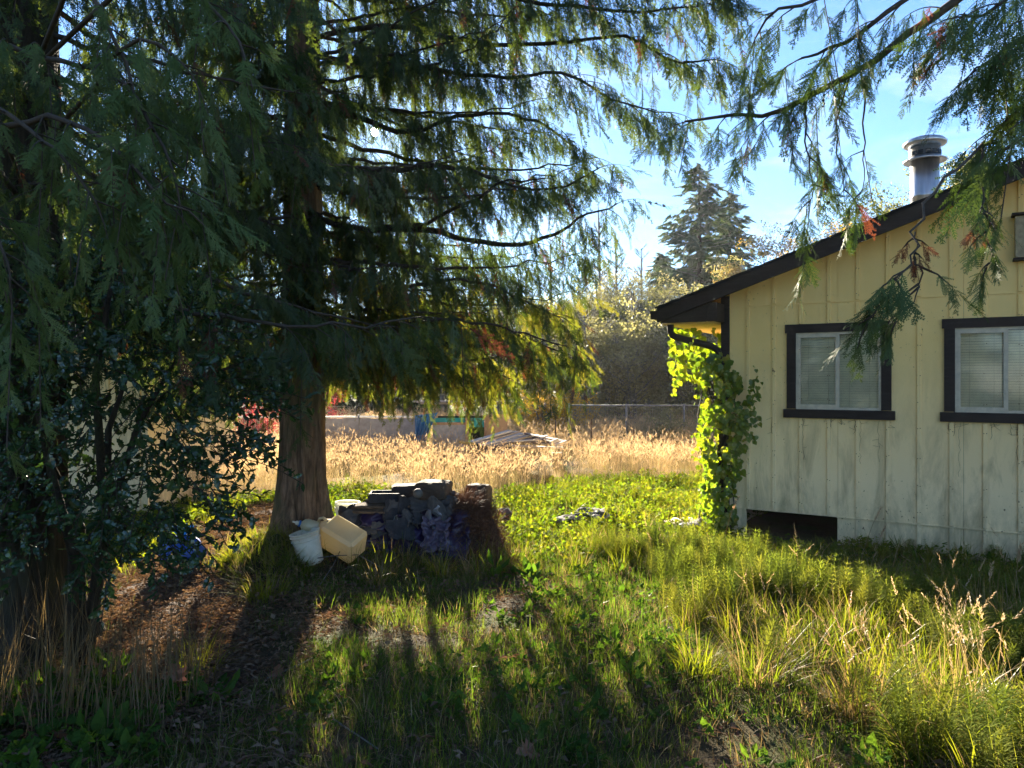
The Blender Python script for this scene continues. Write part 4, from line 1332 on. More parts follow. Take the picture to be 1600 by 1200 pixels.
def litter_mb(seed):
    rng = random.Random(seed); mb = MB()
    for i in range(7):
        p = Vector((rng.uniform(-.1, .1), rng.uniform(-.1, .1), rng.uniform(.004, .02)))
        a = rng.uniform(0, 6.28); d = Vector((math.cos(a), math.sin(a), rng.uniform(-.2, .3)))
        s = Vector((-d.y, d.x, rng.uniform(-.4, .4))).normalized()
        leafdiamond(mb, p, d, s, rng.uniform(.02, .06), rng.uniform(.012, .03), 0, Vector((0, 0, rng.uniform(0, .012))))
    for i in range(4):
        p = Vector((rng.uniform(-.1, .1), rng.uniform(-.1, .1), .008)); a = rng.uniform(0, 6.28)
        strip(mb, p, Vector((math.cos(a), math.sin(a), .05)), Vector((0, 0, 1)), rng.uniform(.05, .15), .003, .8)
        strip(mb, p, Vector((math.cos(a), math.sin(a), .05)), Vector((-math.sin(a), math.cos(a), 0)), rng.uniform(.05, .15), .003, .8)
    return mb
T_lit = [proto('litter', litter_mb(210 + i), G['litter']) for i in range(3)]

nr = np.random.RandomState(7)
def vnoise(x, y, f, seed=0):
    "smooth value noise in 0..1"
    x = x * f + seed * 17.3; y = y * f + seed * 9.1
    xi, yi = np.floor(x), np.floor(y); u, v = x - xi, y - yi
    u, v = u * u * (3 - 2 * u), v * v * (3 - 2 * v)
    h = lambda a, b: np.modf(np.abs(np.sin(a * 127.1 + b * 311.7 + seed) * 43758.5453))[0]
    return (h(xi, yi) * (1 - u) + h(xi + 1, yi) * u) * (1 - v) + (h(xi, yi + 1) * (1 - u) + h(xi + 1, yi + 1) * u) * v

def house_local(x, y):
    dx, dy = x - HC.x, y - HC.y
    c, s = math.cos(HRZ), math.sin(HRZ)
    return dx * c + dy * s, -dx * s + dy * c

def path_d(x, y):
    "distance to the path in units of its half width"
    best = np.full(x.shape, 9.0)
    for t in np.linspace(0, 1, 40):
        a, b, w = path_xy(min(t, .9999))
        best = np.minimum(best, np.hypot(x - a, y - b) / w)
    return best

def field(n, y0, y1, dens, side=1.6):
    "random points in the view wedge between depths y0 and y1 (dens per square metre), a bit wider than the frame"
    ys = y0 + (y1 - y0) * nr.rand(n * 3)
    hw = ys * .72 + side
    xs = (nr.rand(len(ys)) * 2 - 1) * hw
    area = (y1 - y0) * ((y0 + y1) * .72 + 2 * side)
    hwmax = y1 * .72 + side
    keep = nr.rand(len(ys)) < hw / hwmax
    xs, ys = xs[keep], ys[keep]
    m = int(area * dens)
    if m > len(xs): return field(int(n * 1.6) + m, y0, y1, dens, side)
    xs, ys = xs[:m], ys[:m]
    lx, ly = house_local(xs, ys)
    ok = ~((lx > -.02) & (lx < 8.1) & (ly > -.02) & (ly < 9.1))
    ok &= ~((lx > .1) & (lx < 1.35) & (ly > -.8) & (ly < 0))
    ok &= np.hypot(xs - TB[0], ys - TB[1]) > .42
    ok &= np.hypot(xs - LB[0], ys - LB[1]) > .32
    return xs[ok], ys[ok]

def sow(name, protos, xs, ys, scale=(.8, 1.25), tilt=.12, label=None, zoff=0.0, parent=None, tall=1.0):
    n = len(xs)
    pos = np.stack([xs, ys, ground_np(xs, ys) + zoff], 1)
    rot = np.stack([nr.randn(n) * tilt, nr.randn(n) * tilt, nr.rand(n) * 6.283], 1)
    s = scale[0] + (scale[1] - scale[0]) * nr.rand(n)
    o = scatter(name, protos, pos, rot, np.stack([s, s, s * tall], 1), nr.randint(0, len(protos), n), parent)
    if label: tag(o, label)
    return o

def hay_edge(x):                                # depth at which the tall dry field begins
    return 11.6 + 2.2 * smooth(-.5, 2.5, x) + .6 * np.sin(x * 1.7) - 0.4 * smooth(-3, -5, x)
def lush_w(x, y):                               # 0..1 towards the rank grass in front of the house
    edge = 1.75 - .16 * (y - 4) + .25 * np.sin(y * 2.1)
    return smooth(-.35, .5, x - edge) * (1 - smooth(7.2, 8.6, y))
def shade_w(x, y):
    lx, ly = house_local(x, y)
    return smooth(-1.5, -.5, ly) * (lx > -.3) * (ly < .05)

# short lawn
xs, ys = field(60000, 2.2, 8.4, 400)
lw = lush_w(xs, ys); pd = path_d(xs, ys)
bare = vnoise(xs, ys, 1.1, 3) * .6 + vnoise(xs, ys, 2.9, 4) * .4
keep = (nr.rand(len(xs)) > lw * .85) & (pd > .9) & (bare > .33 + .12 * nr.rand(len(xs)))
left = smooth(-.9, -1.9, xs - (ys - 3) * -.12)
keep &= nr.rand(len(xs)) > left * .75
sow('grass', T_lawn, xs[keep], ys[keep], (.7, 1.3), label='short patchy lawn grass in the dappled foreground')
# dry thatch lying between
xs, ys = field(30000, 2.2, 8.6, 85)
keep = (path_d(xs, ys) > .7) & (nr.rand(len(xs)) > lush_w(xs, ys) * .6)
sow('dry_thatch', T_thatch, xs[keep], ys[keep], (.6, 1.3), .25, label='flattened dead grass between the green lawn patches')
# bark and leaf litter
xs, ys = field(30000, 2.2, 11, 260)
pd = path_d(xs, ys)
keep = (nr.rand(len(xs)) < np.where(pd < 1.05, .95, .10 + .35 * smooth(-.6, -1.8, xs)))
sow('leaf_litter', T_lit, xs[keep], ys[keep], (.6, 1.4), .2, label='brown bark scraps and dead leaves on the path and yard', zoff=.012)
# rank grass and horsetail
xs, ys = field(26000, 2.3, 8.8, 120)
lw = lush_w(xs, ys); pn = vnoise(xs, ys, 1.4, 9); sh = shade_w(xs, ys)
r = nr.rand(len(xs))
sel = r < lw * (1 - .5 * sh)
k = sel & (pn > .34)
lx_, ly_ = house_local(xs, ys); nearw = (ly_ > -1.5) & (lx_ > -.6)
sow('wall_grass', T_lush, xs[k & nearw], ys[k & nearw], (.25, .5), .25, label='shorter grass close to the wall')
k = k & ~nearw
sow('tall_grass', T_lush, xs[k], ys[k], (.5, 1.0), .2, label='rank bright grass in front of the house')
k2 = sel & (pn < .6) & ~nearw & (vnoise(xs, ys, .8, 31) > .35)
sow('horsetail_bed', T_horse, xs[k2], ys[k2], (.6, 1.1), .15, label='feathery horsetail growing through the rank grass')
k3 = sel & (nr.rand(len(xs)) < .10 + .45 * (vnoise(xs, ys, 1.0, 37) > .62)) & ~nearw
sow('dry_grass', T_dry, xs[k3], ys[k3], (.5, .95), .2, label='yellowing grass tufts in the rank growth')
k4 = sel & (nr.rand(len(xs)) < .03) & ~nearw
sow('seed_grass', T_seed, xs[k4], ys[k4], (.6, 1.1), .15, label='pale seed heads over the rank grass')
# shaded weeds along the wall
xs, ys = field(9000, 5, 9.3, 50)
k = (shade_w(xs, ys) > .4) & (nr.rand(len(xs)) < .9)
sow('wall_weeds', T_ros + T_ros2, xs[k], ys[k], (.5, .9), .3, label='dark broad-leaved weeds in the shade at the foot of the wall', zoff=.0)
sow('wall_horsetail', T_horse, xs[k][::4] + .05, ys[k][::4], (.4, .7), .2, label='horsetail in the shade along the wall')
# weeds in the lawn
xs, ys = field(8000, 2.3, 8, 30)
k = (vnoise(xs, ys, .9, 12) > .52) & (xs > -1.2) & (lush_w(xs, ys) < .6)
sow('lawn_weeds', T_ros2 + T_ros[:1], xs[k], ys[k], (.5, 1.0), .2, label='low broad-leaved weeds dotted over the lawn')
# tufts around the debris heap and the middle distance
xs, ys = field(26000, 6.4, 9.6, 70)
near_heap = np.exp(-((xs + .7) ** 2 / 1.4 ** 2 + (ys - 7.5) ** 2 / .55 ** 2))
k = nr.rand(len(xs)) < near_heap * .55
sow('heap_grass', T_lush + T_dry, xs[k], ys[k], (.45, .9), .25, label='coarse grass growing round the debris heap')
# yellow-green creeping cover of the middle distance
xs, ys = field(60000, 7.2, 15, 110)
he = hay_edge(xs)
w = smooth(7.2, 8.4, ys) * (1 - smooth(he - .3, he + .9, ys)) * smooth(-6, -4.8, xs)
k = (nr.rand(len(xs)) < w) & (path_d(xs, ys) > .95) & (vnoise(xs, ys, 1.2, 15) > .22)
sow('ground_cover', T_cov, xs[k], ys[k], (.8, 1.5), .25, label='yellow-green creeping leaves covering the sunny middle of the yard')
xs, ys = field(40000, 7.0, 14.5, 45)
he = hay_edge(xs)
w = (1 - smooth(he - .2, he + 1.0, ys)) * .7
k = (nr.rand(len(xs)) < w) & (path_d(xs, ys) > 1.0) & (vnoise(xs, ys, .8, 17) > .35)
sow('yard_grass', T_lawn[4:] + T_lush[:2], xs[k], ys[k], (.4, .9), .2, label='sunlit grass among the creeping leaves')
# tall dry hay field
xs, ys = field(60000, 10.8, 17.5, 48, 4)
he = hay_edge(xs)
k = (nr.rand(len(xs)) < smooth(he - .5, he + .9, ys)) & (vnoise(xs, ys, .9, 23) > .12)
wood = (np.abs(xs - .2) < 1.25) & (np.abs(ys - 15.9) < 1.0)
k &= ~wood
sow('hay', T_hay, xs[k], ys[k], (.42, .72), .16, label='tall tan hay gone to seed across the field')
xs, ys = field(60000, 17.5, 30, 20, 6)
sow('far_hay', T_hay, xs, ys, (.5, .85), .16, label='tan hay in the far part of the field')
# dry stalks at the foot of the holly
rngs = random.Random(44)
mb = MB()
n = 520
sx = -2.95 + nr.rand(n) * 1.25; sy = 3.55 + nr.rand(n) * .85
mbs = MB()
for i in range(n):
    blade(mbs, (sx[i], sy[i], ground(sx[i], sy[i])), rngs.uniform(0, 6.28), rngs.uniform(.3, .8), .005, abs(rngs.gauss(0, .25)), rngs.uniform(0, .8), 0, 4, rngs)
o = mbs.build('dry_stalks', G['old'], kind='stuff'); tag(o, 'dead tan stalks standing under the holly')
xs = -3.1 + nr.rand(160) * 1.5; ys = 3.0 + nr.rand(160) * 1.3
sow('holly_weeds', T_ros + T_ros2, xs, ys, (.6, 1.2), .3, label='dark weeds under the holly')

# ------------------------------------------------------------------ yellow shed behind the holly
SX, SY = -6.9, 9.9
shed = empty('shed', (SX, SY, -.15), 0, 'small yellow board shed half hidden behind the holly', 'shed')
w_ = MB().box((0, .03, 1.2), (4.0, .06, 2.4)).build('wall', MAT['siding'], shed)
for k in range(10):
    MB().bevel_box((-1.9 + k * .42, -.008, 1.2), (.05, .018, 2.36), .003).build('batten', MAT['siding'], w_)
MB().box((-1.97, 1.5, 1.2), (.06, 2.9, 2.4)).box((1.97, 1.5, 1.2), (.06, 2.88, 2.4)).box((0, 2.97, 1.2), (4.0, .06, 2.4)).build('side_walls', MAT['siding'], shed)
MB().box((0, 1.5, 2.46), (4.5, 3.6, .09), Matrix.Rotation(.06, 3, 'X')).build('roof', MAT['shingle'], shed)
MB().box((0, -.33, 2.40), (4.5, .03, .14)).build('fascia', MAT['dark'], shed)

# ------------------------------------------------------------------ wire fences
MAT['wire'] = plain('dull_wire', (.30, .30, .30), .5, .2, 20, metal=.6)
MAT['wire2'] = plain('weathered_grey_pipe', (.16, .16, .16), .7, .2, 20)
MAT['rail'] = plain('pale_top_rail', (.55, .54, .5), .6, .2, 10)
MAT['rust'] = plain('rusty_post', (.09, .06, .045), .8, .3, 20)
def wire_fence(label, a, b, h0, h1, pitch, posts, postmat, rail, wr=.0022, railmat=None):
    a, b = Vector(a), Vector(b); L = (b - a).length; d = (b - a) / L
    t = empty('wire_fence', a, 0, label, 'fence')
    mb = MB()
    n = int(L / pitch); m = max(2, int((h1 - h0) / pitch))
    def wire(p0, p1):
        s = Vector((-d.y, d.x, 0)) * wr; u = Vector((0, 0, wr))
        mb.poly([p0 - s * .6 - u, p0 + s * .6 - u, p1 + s * .6 - u, p1 - s * .6 - u]); mb.poly([p0 - d * wr, p0 + d * wr, p1 + d * wr, p1 - d * wr])
    for i in range(n):
        for sg in (0, 1):
            x0 = i * pitch; q = []
            for j in range(m + 1):
                xx = x0 + (pitch * .5 if (j + sg) % 2 else 0) + (0 if sg == 0 else 0)
                q.append(d * xx + Vector((0, 0, h0 + (h1 - h0) * j / m)))
            for j in range(m): wire(q[j], q[j + 1])
    mb.build('wire_mesh', MAT['wire'], t, kind='stuff')
    for k in range(posts):
        p = d * (L * k / (posts - 1))
        MB().tube([p + Vector((0, 0, -.2)), p + Vector((0, 0, h1 + .05))], .028, 8).build('post', postmat, t)
    if rail: MB().tube([Vector((0, 0, h1)), d * L + Vector((0, 0, h1))], .021, 8).build('top_rail', railmat or MAT['rail'], t)
    return t
lowf = wire_fence('low wire fence with a pale top rail beside the cedar trunk', (-6.6, 17.3, -.15), (-2.15, 17.5, -.15), .02, 1.0, .05, 4, MAT['wire2'], True, .0015)
_f = wire_fence('chain-link fence at the far edge of the hay field near the house', (1.6, 20.6, -.15), (9.5, 20.0, -.15), .02, 1.16, .062, 6, MAT['wire2'], True, .0015, MAT['wire2'])
MAT['panel'] = plain('grey_fence_sheet', (.20, .205, .24), .8, .25, 6, bump=.3)
for k in range(4):
    MB().bevel_box((2.28 + k * .66, .06 + .01 * (k % 2), .50), (.655, .012, .92 + .03 * (k % 2)), .003).build('fence_sheet', MAT['panel'], lowf)
for (px, top, Y, lab) in [(868, 655, 17.5, 'thin rusty stake in the hay nearest the plank heap'), (924, 655, 16.8, 'tallest thin rusty stake standing in the hay'), (990, 671, 16.2, 'short rusty stake in the hay nearest the house')]:
    p = at(px, top, Y); b = (p.x, p.y, ground(p.x, p.y) - .1)
    s = MB()
    h = p.z - b[2]
    s.box((0, 0, h / 2), (.035, .006, h)); s.box((0, .016, h / 2), (.006, .03, h))
    for k in range(int(h / .12)): s.box((0, -.006, .1 + k * .12), (.014, .012, .012))
    tag(s.build('fence_stake', MAT['rust'], None, b), lab, 'stake', 'stakes in the hay')

# ------------------------------------------------------------------ chicken coop of salvaged sheets
MAT['teal'] = plain('teal_sheet', (.02, .32, .36), .5, .15, 10)
MAT['ply'] = plain('bare_plywood', (.42, .27, .16), .85, .15, 7, bump=.2)
MAT['osb_grey'] = plain('grey_weathered_sheet', (.30, .30, .33), .85, .25, 9, bump=.3)
MAT['post'] = plain('raw_post', (.32, .2, .13), .85, .25, 12, bump=.3)
MAT['tarp'] = plain('blue_tarp', (.01, .13, .36), .42, .3, 4, bump=.2, spec=.5)
gz = -.15
coop = empty('chicken_coop', (-1.3, 17.0, gz), 0, 'patched coop of grey sheet, teal boards and plywood in the hay field', 'coop')
def q(px, py, Y=17.0): return at(px, py, Y) - Vector((-1.3, 17.0, gz))
def coop_box(name, x0, x1, y0, y1, Y, th, mat):
    a, b = q(x0, y1, Y), q(x1, y0, Y)
    return MB().bevel_box(((a.x + b.x) / 2, a.y + th / 2, (a.z + b.z) / 2), (b.x - a.x, th, b.z - a.z), .003).build(name, mat, coop)
coop_box('grey_sheet', 676, 728, 663, 719, 17.0, .02, MAT['osb_grey'])
coop_box('cap_board', 674, 729, 660, 664, 16.99, .05, MAT['post'])
coop_box('corner_post', 727, 732.5, 640, 719, 16.95, .08, MAT['post'])
coop_box('teal_board', 676, 759, 653, 661, 17.12, .02, MAT['teal'])
coop_box('teal_board', 733, 759.5, 653.5, 667.5, 17.02, .02, MAT['teal'])
coop_box('plywood_sheet', 760, 793, 647, 717, 17.0, .02, MAT['ply'])
coop_box('opening_shade_sheet', 684, 790, 650, 719, 17.4, .02, MAT['black'])  # black sheet standing in for the shade inside the coop opening
coop_box('side_post', 756.5, 760, 650, 719, 16.96, .07, MAT['post'])
coop_box('rear_post', 668, 672, 640, 719, 18.2, .08, MAT['post'])
MB().bevel_box((.2, .75, 1.33), (2.3, 1.9, .04), .004, Matrix.Rotation(-.06, 3, 'X')).build('roof_sheet', MAT['osb_grey'], coop)
def tarp_fn(u, v):
    # hangs from a sloping top edge and gathers to the left
    x0, x1 = q(649, 645).x, q(685 - 12 * u, 645).x
    z = q(0, 649 - 5 * v).z - u * (q(0, 647).z - q(0, 693).z)
    x = x0 + (x1 - x0) * v * (1 - .35 * u)
    return Vector((x, -.10 + .05 * math.sin(v * 26 + u * 5) * (.4 + u) + .02 * math.sin(v * 50), z))
tb = MB(); tb.grid(tarp_fn, 18, 44)
tarp = tb.build('blue_tarp', MAT['tarp'], None, (-1.3, 17.0, gz)); tag(tarp, 'folded blue tarp hanging over the left end of the coop', 'tarp')
sm = tarp.modifiers.new('thick', 'SOLIDIFY'); sm.thickness = .004

# ------------------------------------------------------------------ heap of planks
MAT['plank'] = plain('grey_plank', (.40, .31, .23), .85, .25, 10, bump=.3)
MAT['plank2'] = plain('dark_plank', (.14, .10, .08), .85, .3, 10, bump=.3)
MAT['plank3'] = plain('pale_plank', (.52, .45, .38), .85, .2, 10, bump=.3)
rng = random.Random(77)
pg = 'planks in the collapsed heap in the hay'
def plank(a, b, w, th, mat, lab):
    a, b = Vector(a), Vector(b); d = b - a; L = d.length; d.normalize()
    s = d.cross(Vector((0, 0, 1))).normalized(); n = s.cross(d)
    M3 = Matrix((d, s, n)).transposed()
    o = MB().bevel_box((0, 0, 0), (L, w, th), .004, M3).build('plank', mat, None, (a + b) / 2)
    tag(o, lab, 'plank', pg)
W = lambda px, py, Y: at(px, py, Y)
plank(W(735, 691, 15.3), W(797, 673, 16.1), .16, .035, MAT['plank3'], 'pale plank along the upper left edge of the heap')
plank(W(741, 693, 15.3), W(806, 674, 16.3), .24, .03, MAT['plank'], 'wide brown plank just behind the pale edge plank')
plank(W(752, 696, 15.2), W(815, 677, 16.2), .18, .03, MAT['plank3'], 'whitish sloping plank third from the left of the heap')
plank(W(760, 698, 15.2), W(826, 680, 16.0), .20, .03, MAT['plank'], 'brown sloping plank in the middle of the heap')
plank(W(772, 699, 15.2), W(838, 683, 15.9), .12, .03, MAT['plank2'], 'narrow dark plank sloping across the heap middle')
plank(W(718, 690, 15.2), W(742, 694, 15.1), .10, .05, plain('yellow_timber', (.45, .30, .08), .8, .2, 8), 'short yellowish timber poking out at the left of the heap')
plank(W(735, 699, 15.25), W(800, 703, 15.2), .14, .05, MAT['plank2'], 'dark beam lying under the left of the heap')
plank(W(800, 697, 15.1), W(880, 700, 15.2), .16, .04, MAT['plank'], 'brown plank lying flat along the front of the heap')
plank(W(822, 677, 16.0), W(860, 690, 15.5), .14, .03, MAT['plank2'], 'dark plank falling to the right behind the heap')
plank(W(834, 680, 15.9), W(884, 690, 15.7), .30, .03, MAT['plank'], 'wide plank at the right end of the heap')
plank(W(800, 690, 15.4), W(858, 686, 15.7), .10, .03, MAT['plank3'], 'thin pale strip lying across the heap')
plank(W(860, 692, 15.2), W(872, 687, 15.25), .08, .07, MAT['plank3'], 'short whitish block at the right of the heap')
plank(W(868, 696, 15.1), W(885, 690, 15.3), .07, .06, MAT['plank3'], 'small white offcut at the far right of the heap')
plank(W(846, 684, 15.6), W(855, 681, 16.1), .06, .04, MAT['plank3'], 'tiny pale stick on top of the heap')
for i, (px, py) in enumerate([(815, 690), (832, 693), (790, 700)]):
    plank(W(px, py, 15.5), W(px + 40, py + rng.uniform(-3, 3), 15.5), .12, .03, MAT['plank2'], ['dark board in the hollow of the heap', 'dark board low in the hollow of the heap', 'dark board under the heap'][i])
for i, (x, y) in enumerate([(-.75, 15.35), (.95, 15.5), (.1, 16.1)]):
    MBx = MB().bevel_box((0, 0, .15), (.22, .2, .34), .01)
    tag(MBx.build('support_block', MAT['plank2'], None, (x, y, ground(x, y))), ['dark timber block under the left of the plank heap', 'dark timber block under the right of the plank heap', 'dark timber block at the back of the plank heap'][i], 'block', 'blocks under the planks')

# ------------------------------------------------------------------ debris heap by the cedar
MAT['plastic'] = (lambda n: n.principled(n.ramp(n.noise(n.pos(obj=True), 9, 6, .6), [(.3, (.56, .48, .35)), (.7, (.72, .65, .52))]), .45, 0, None, .4, Subsurface_Weight=.15))(NT('white_bucket_plastic'))
MAT['jug'] = (lambda n: n.leafy(n.ramp(n.noise(n.pos(obj=True), 5, 5), [(.3, (.55, .48, .30)), (.7, (.66, .59, .40))]), (.8, .66, .34), .35, .06, .35))(NT('yellowed_translucent_plastic'))
MAT['thin_white'] = (lambda n: n.leafy((.66, .66, .6), (.8, .8, .68), .4, .08, .3))(NT('thin_white_plastic'))
MAT['purple'] = plain('purple_plastic', (.022, .012, .045), .38, .4, 10, spec=.5)
MAT['lilac'] = plain('lilac_plastic', (.11, .085, .125), .4, .3, 12, spec=.5)
MAT['felt'] = plain('black_roofing_felt', (.032, .031, .034), .8, .35, 25, bump=.4)
MAT['felt2'] = plain('grey_roofing_felt', (.075, .07, .068), .85, .3, 25, bump=.4)
MAT['stone'] = plain('brown_stone_block', (.075, .05, .034), .9, .3, 12, bump=.5)
MAT['stone2'] = plain('grey_block', (.06, .052, .045), .9, .3, 12, bump=.5)
MAT['rot'] = plain('rotten_wood', (.11, .075, .05), .95, .4, 20, bump=.6)
MAT['root'] = leaf_mat('root_fibre', [(.10, .05, .03), (.14, .075, .045), (.07, .035, .022)], (1.3, 1.0, .8), .15, .02)
MAT['soil'] = plain('dark_compost', (.04, .024, .016), .95, .4, 25, bump=.8)
MAT['paint_blue'] = plain('blue_cap', (.02, .12, .35), .4, .1)

def G0(px, Y): p = at(px, 800, Y); return p.x, ground(p.x, Y)
# core of the heap
hx, hy = at(650, 800, 8.1).x, 8.15
def heap_fn(u, v):
    a = v * 6.2832; r = u
    x = hx + 1.02 * r * math.cos(a) * (1 + .1 * math.sin(3 * a)); y = hy + .5 * r * math.sin(a)
    return Vector((x, y, ground(x, y) - .03 + .50 * (1 - r ** 2.6) + .05 * noise.noise((x * 4, y * 4, 1)) * (1 - r)))
tag(MB().grid(heap_fn, 14, 44).build('debris_mound', MAT['soil']), 'dark mound of compost under the roofing felt and purple plastic', 'mound')
# moss-grown roots at the foot of the cedar
MAT['earth_moss'] = (lambda n: n.principled(n.mix(n.step(n.noise(n.pos(), 5, 6, .7), .4, .6), (.035, .026, .017), (.05, .065, .018)), .95, 0, n.bump(n.noise(n.pos(), 35, 8, .8), 1, .05), .1))(NT('mossy_earth'))
mm = mound(-2.34, 7.2, .5, .62, .20, 3)
moss = tag(mm.build('root_mound', MAT['earth_moss']), 'mossy earth bank heaped over the cedar roots beside the white bucket', 'earth bank')
n = 620
ang = nr.rand(n) * 6.283; rr = np.sqrt(nr.rand(n))
sow('bank_grass', T_lush[:2] + T_dry[:2] + T_lawn[4:] + T_lit, -2.34 + .5 * rr * np.cos(ang), 7.15 + .6 * rr * np.sin(ang), (.25, .6), .55, label='fine drooping grass on the root bank', zoff=.2 * (1 - rr ** 2) - .03)
# plastic in folds
def fold(cx, cy, w, h, seed, lean=.35, amp=.05):
    def fn(u, v):
        x = (u - .5) * w; z = v * h
        y = lean * (v - .3) * h + amp * noise.noise((u * 7 + seed, v * 6, seed)) * 2.2 + amp * .6 * noise.noise((u * 19, v * 15 + seed, seed))
        return Vector((x + amp * noise.noise((u * 5, v * 8, seed + 3)), y, z * (1 + .25 * noise.noise((u * 4, seed, 1.0)))))
    m = MB().grid(fn, 46, 26); return m
x0, z0 = G0(645, 7.7)
o = fold(0, 0, 1.15, .46, 3.1, .9, .06).build('purple_sheeting', MAT['purple'], None, (x0 + .02, 7.50, z0 - .02)); tag(o, 'crumpled dark purple plastic spilling down the front of the heap', 'plastic sheet')
o.modifiers.new('t', 'SOLIDIFY').thickness = .004
x0, z0 = G0(684, 7.7)
o = fold(0, 0, .26, .30, 8.4, .7, .045).build('lilac_sheeting', MAT['lilac'], None, (x0, 7.46, z0 + .14)); tag(o, 'torn pale lilac plastic bunched at the right of the purple sheet', 'plastic sheet')
o.modifiers.new('t', 'SOLIDIFY').thickness = .004
# felt sheets
def felt(px, py, Y, w, l, rz, tilt, roll, curl, mat, lab):
    def fn(u, v):
        x, y = (u - .5) * w, (v - .5) * l
        rag = .035 * noise.noise((u * 9, v * 9, rz + px))
        return Vector((x + (rag if abs(u - .5) > .4 else 0), y + (rag if abs(v - .5) > .4 else 0), curl * (u - .5) ** 2 * 2 + .035 * noise.noise((x * 7, y * 7, rz + px)) - curl * (v - .3) ** 2))
    m = MB().grid(fn, 10, 10, 0, False)
    o = m.build('felt_sheet', mat, None, at(px, py, Y), Euler((R(tilt), R(roll), R(rz)), 'XYZ')); tag(o, lab, 'roofing sheet', 'roofing sheets on the heap')
    o.modifiers.new('t', 'SOLIDIFY').thickness = .012
felt(602, 812, 7.75, .16, .42, -28, 62, 8, -.12, MAT['felt2'], 'charcoal felt strip sliding down the front, left of the pair')
felt(622, 803, 7.78, .13, .36, -24, 60, 8, -.2, MAT['felt'], 'black felt strip folded over the edge, right of the pair')
felt(597, 838, 7.6, .22, .28, 30, 70, 10, -.05, MAT['felt2'], 'small charcoal felt piece low on the heap front')
felt(660, 799, 7.85, .5, .34, 6, 28, 4, -.15, MAT['felt2'], 'wide grey felt sheet lying across the heap top')
felt(560, 806, 7.85, .36, .34, 12, 24, -18, -.1, MAT['felt'], 'black felt sheet sagging at the left end of the heap')
felt(585, 799, 8.0, .5, .4, 4, 12, -10, -.1, MAT['felt2'], 'grey felt sheet under the black tray')
felt(640, 788, 8.1, .7, .45, -3, 12, 2, -.08, MAT['felt'], 'broad black felt sheet under the stone blocks')
felt(674, 814, 7.6, .07, .17, 20, 65, -20, -.3, plain('pale_film', (.22, .22, .26), .5, .3), 'pale torn scrap hanging on the purple plastic')
felt(684, 799, 7.62, .05, .08, 35, 70, -35, -.3, plain('white_film', (.42, .42, .48), .5, .2), 'small white scrap at the top of the lilac plastic')
frg = random.Random(515)
spots_ = ['lowest torn felt piece at the left toe of the heap', 'felt piece bent over the left shoulder of the heap', 'felt shard wedged under the black tray', 'curled felt shard just right of the black tray', 'felt piece poking out above the jug', 'ragged felt strip hanging at the middle of the heap front', 'felt shard between the paired strips and the purple plastic', 'felt piece under the large brown block', 'felt shard at the top of the purple plastic', 'dark felt flap over the purple plastic', 'felt scrap at the right shoulder of the heap', 'felt scrap tucked in by the root mass', 'thin felt layer sticking out on the left', 'second thin felt layer sticking out on the left', 'frayed felt edge above the purple plastic', 'frayed felt edge below the rotten board']
for i, (px, py, Y) in enumerate([(548, 848, 7.6), (556, 822, 7.7), (590, 788, 7.95), (628, 784, 7.95), (572, 828, 7.6), (640, 815, 7.62), (634, 828, 7.55), (668, 785, 7.85), (696, 792, 7.8), (656, 812, 7.6), (704, 784, 7.95), (708, 806, 7.75), (540, 812, 7.85), (548, 818, 7.8), (676, 797, 7.68), (612, 797, 7.75)]):
    felt(px, py, Y, frg.uniform(.14, .42), frg.uniform(.1, .26), frg.uniform(-50, 50), frg.uniform(5, 55), frg.uniform(-25, 20), frg.uniform(-.25, .05), MAT['felt2'] if i % 3 else MAT['felt'], spots_[i])
# rotten board and blocks on top
def block(name, px, py, Y, size, rz, mat, lab, cat, tilt=0, bev=.012, grp=None):
    mb = MB(); n = 7; sd_ = px * .37
    def on_face(ax, s):
        u_, w_ = (ax + 1) % 3, (ax + 2) % 3
        def fn(u, v):
            q = [0, 0, 0]; q[ax] = s; q[u_] = (u * 2 - 1) * s; q[w_] = v * 2 - 1
            h = Vector([c * e / 2 for c, e in zip(q, size)]); r = Vector(q)
            k = 1 - bev * 2.2 * (max(0, sum(abs(c) ** 8 for c in q) - 1)) / max(min(size), .05) * .5
            nz = noise.noise_vector((h.x * 14 + sd_, h.y * 14, h.z * 14)) * min(size) * .05 + noise.noise_vector((h.x * 40 + sd_, h.y * 40, h.z * 40)) * min(size) * .02
            return h * k + nz
        return fn
    for ax in range(3):
        for s in (-1, 1): mb.grid(on_face(ax, s), n, n, 0, False)
    o = mb.build(name, mat, None, at(px, py, Y), Euler((R(tilt), 0, R(rz)))); tag(o, lab, cat, grp)
    return o
block('rotten_board', 618, 789, 7.9, (.85, .16, .03), 4, MAT['rot'], 'crumbling brown board lying along the front edge of the heap top', 'board', 8, .006)
block('rotten_board', 575, 797, 7.85, (.4, .13, .03), -14, MAT['rot'], 'short crumbling board at the left slope of the heap', 'board', 18, .006)
block('stone_block', 678, 765, 7.95, (.36, .30, .19), -14, MAT['stone'], 'large brown block sitting highest on the heap', 'block', 2, .018)
block('stone_block', 636, 768, 8.2, (.34, .22, .16), 12, MAT['stone2'], 'grey block behind and left of the large brown block', 'block', 3, .016)
block('stone_block', 748, 772, 8.3, (.26, .24, .22), -20, MAT['stone'], 'brown block half sunk at the right of the root mass', 'block', -4, .015)
block('stone_block', 787, 808, 9.5, (.18, .16, .2), 24, MAT['stone2'], 'small grey block leaning in the grass right of the heap', 'block', 20, .012)
tr = empty('black_tray', at(601, 783, 8.0), R(4), 'shallow black plastic tray on the left of the heap top', 'tray')
t_ = MB()
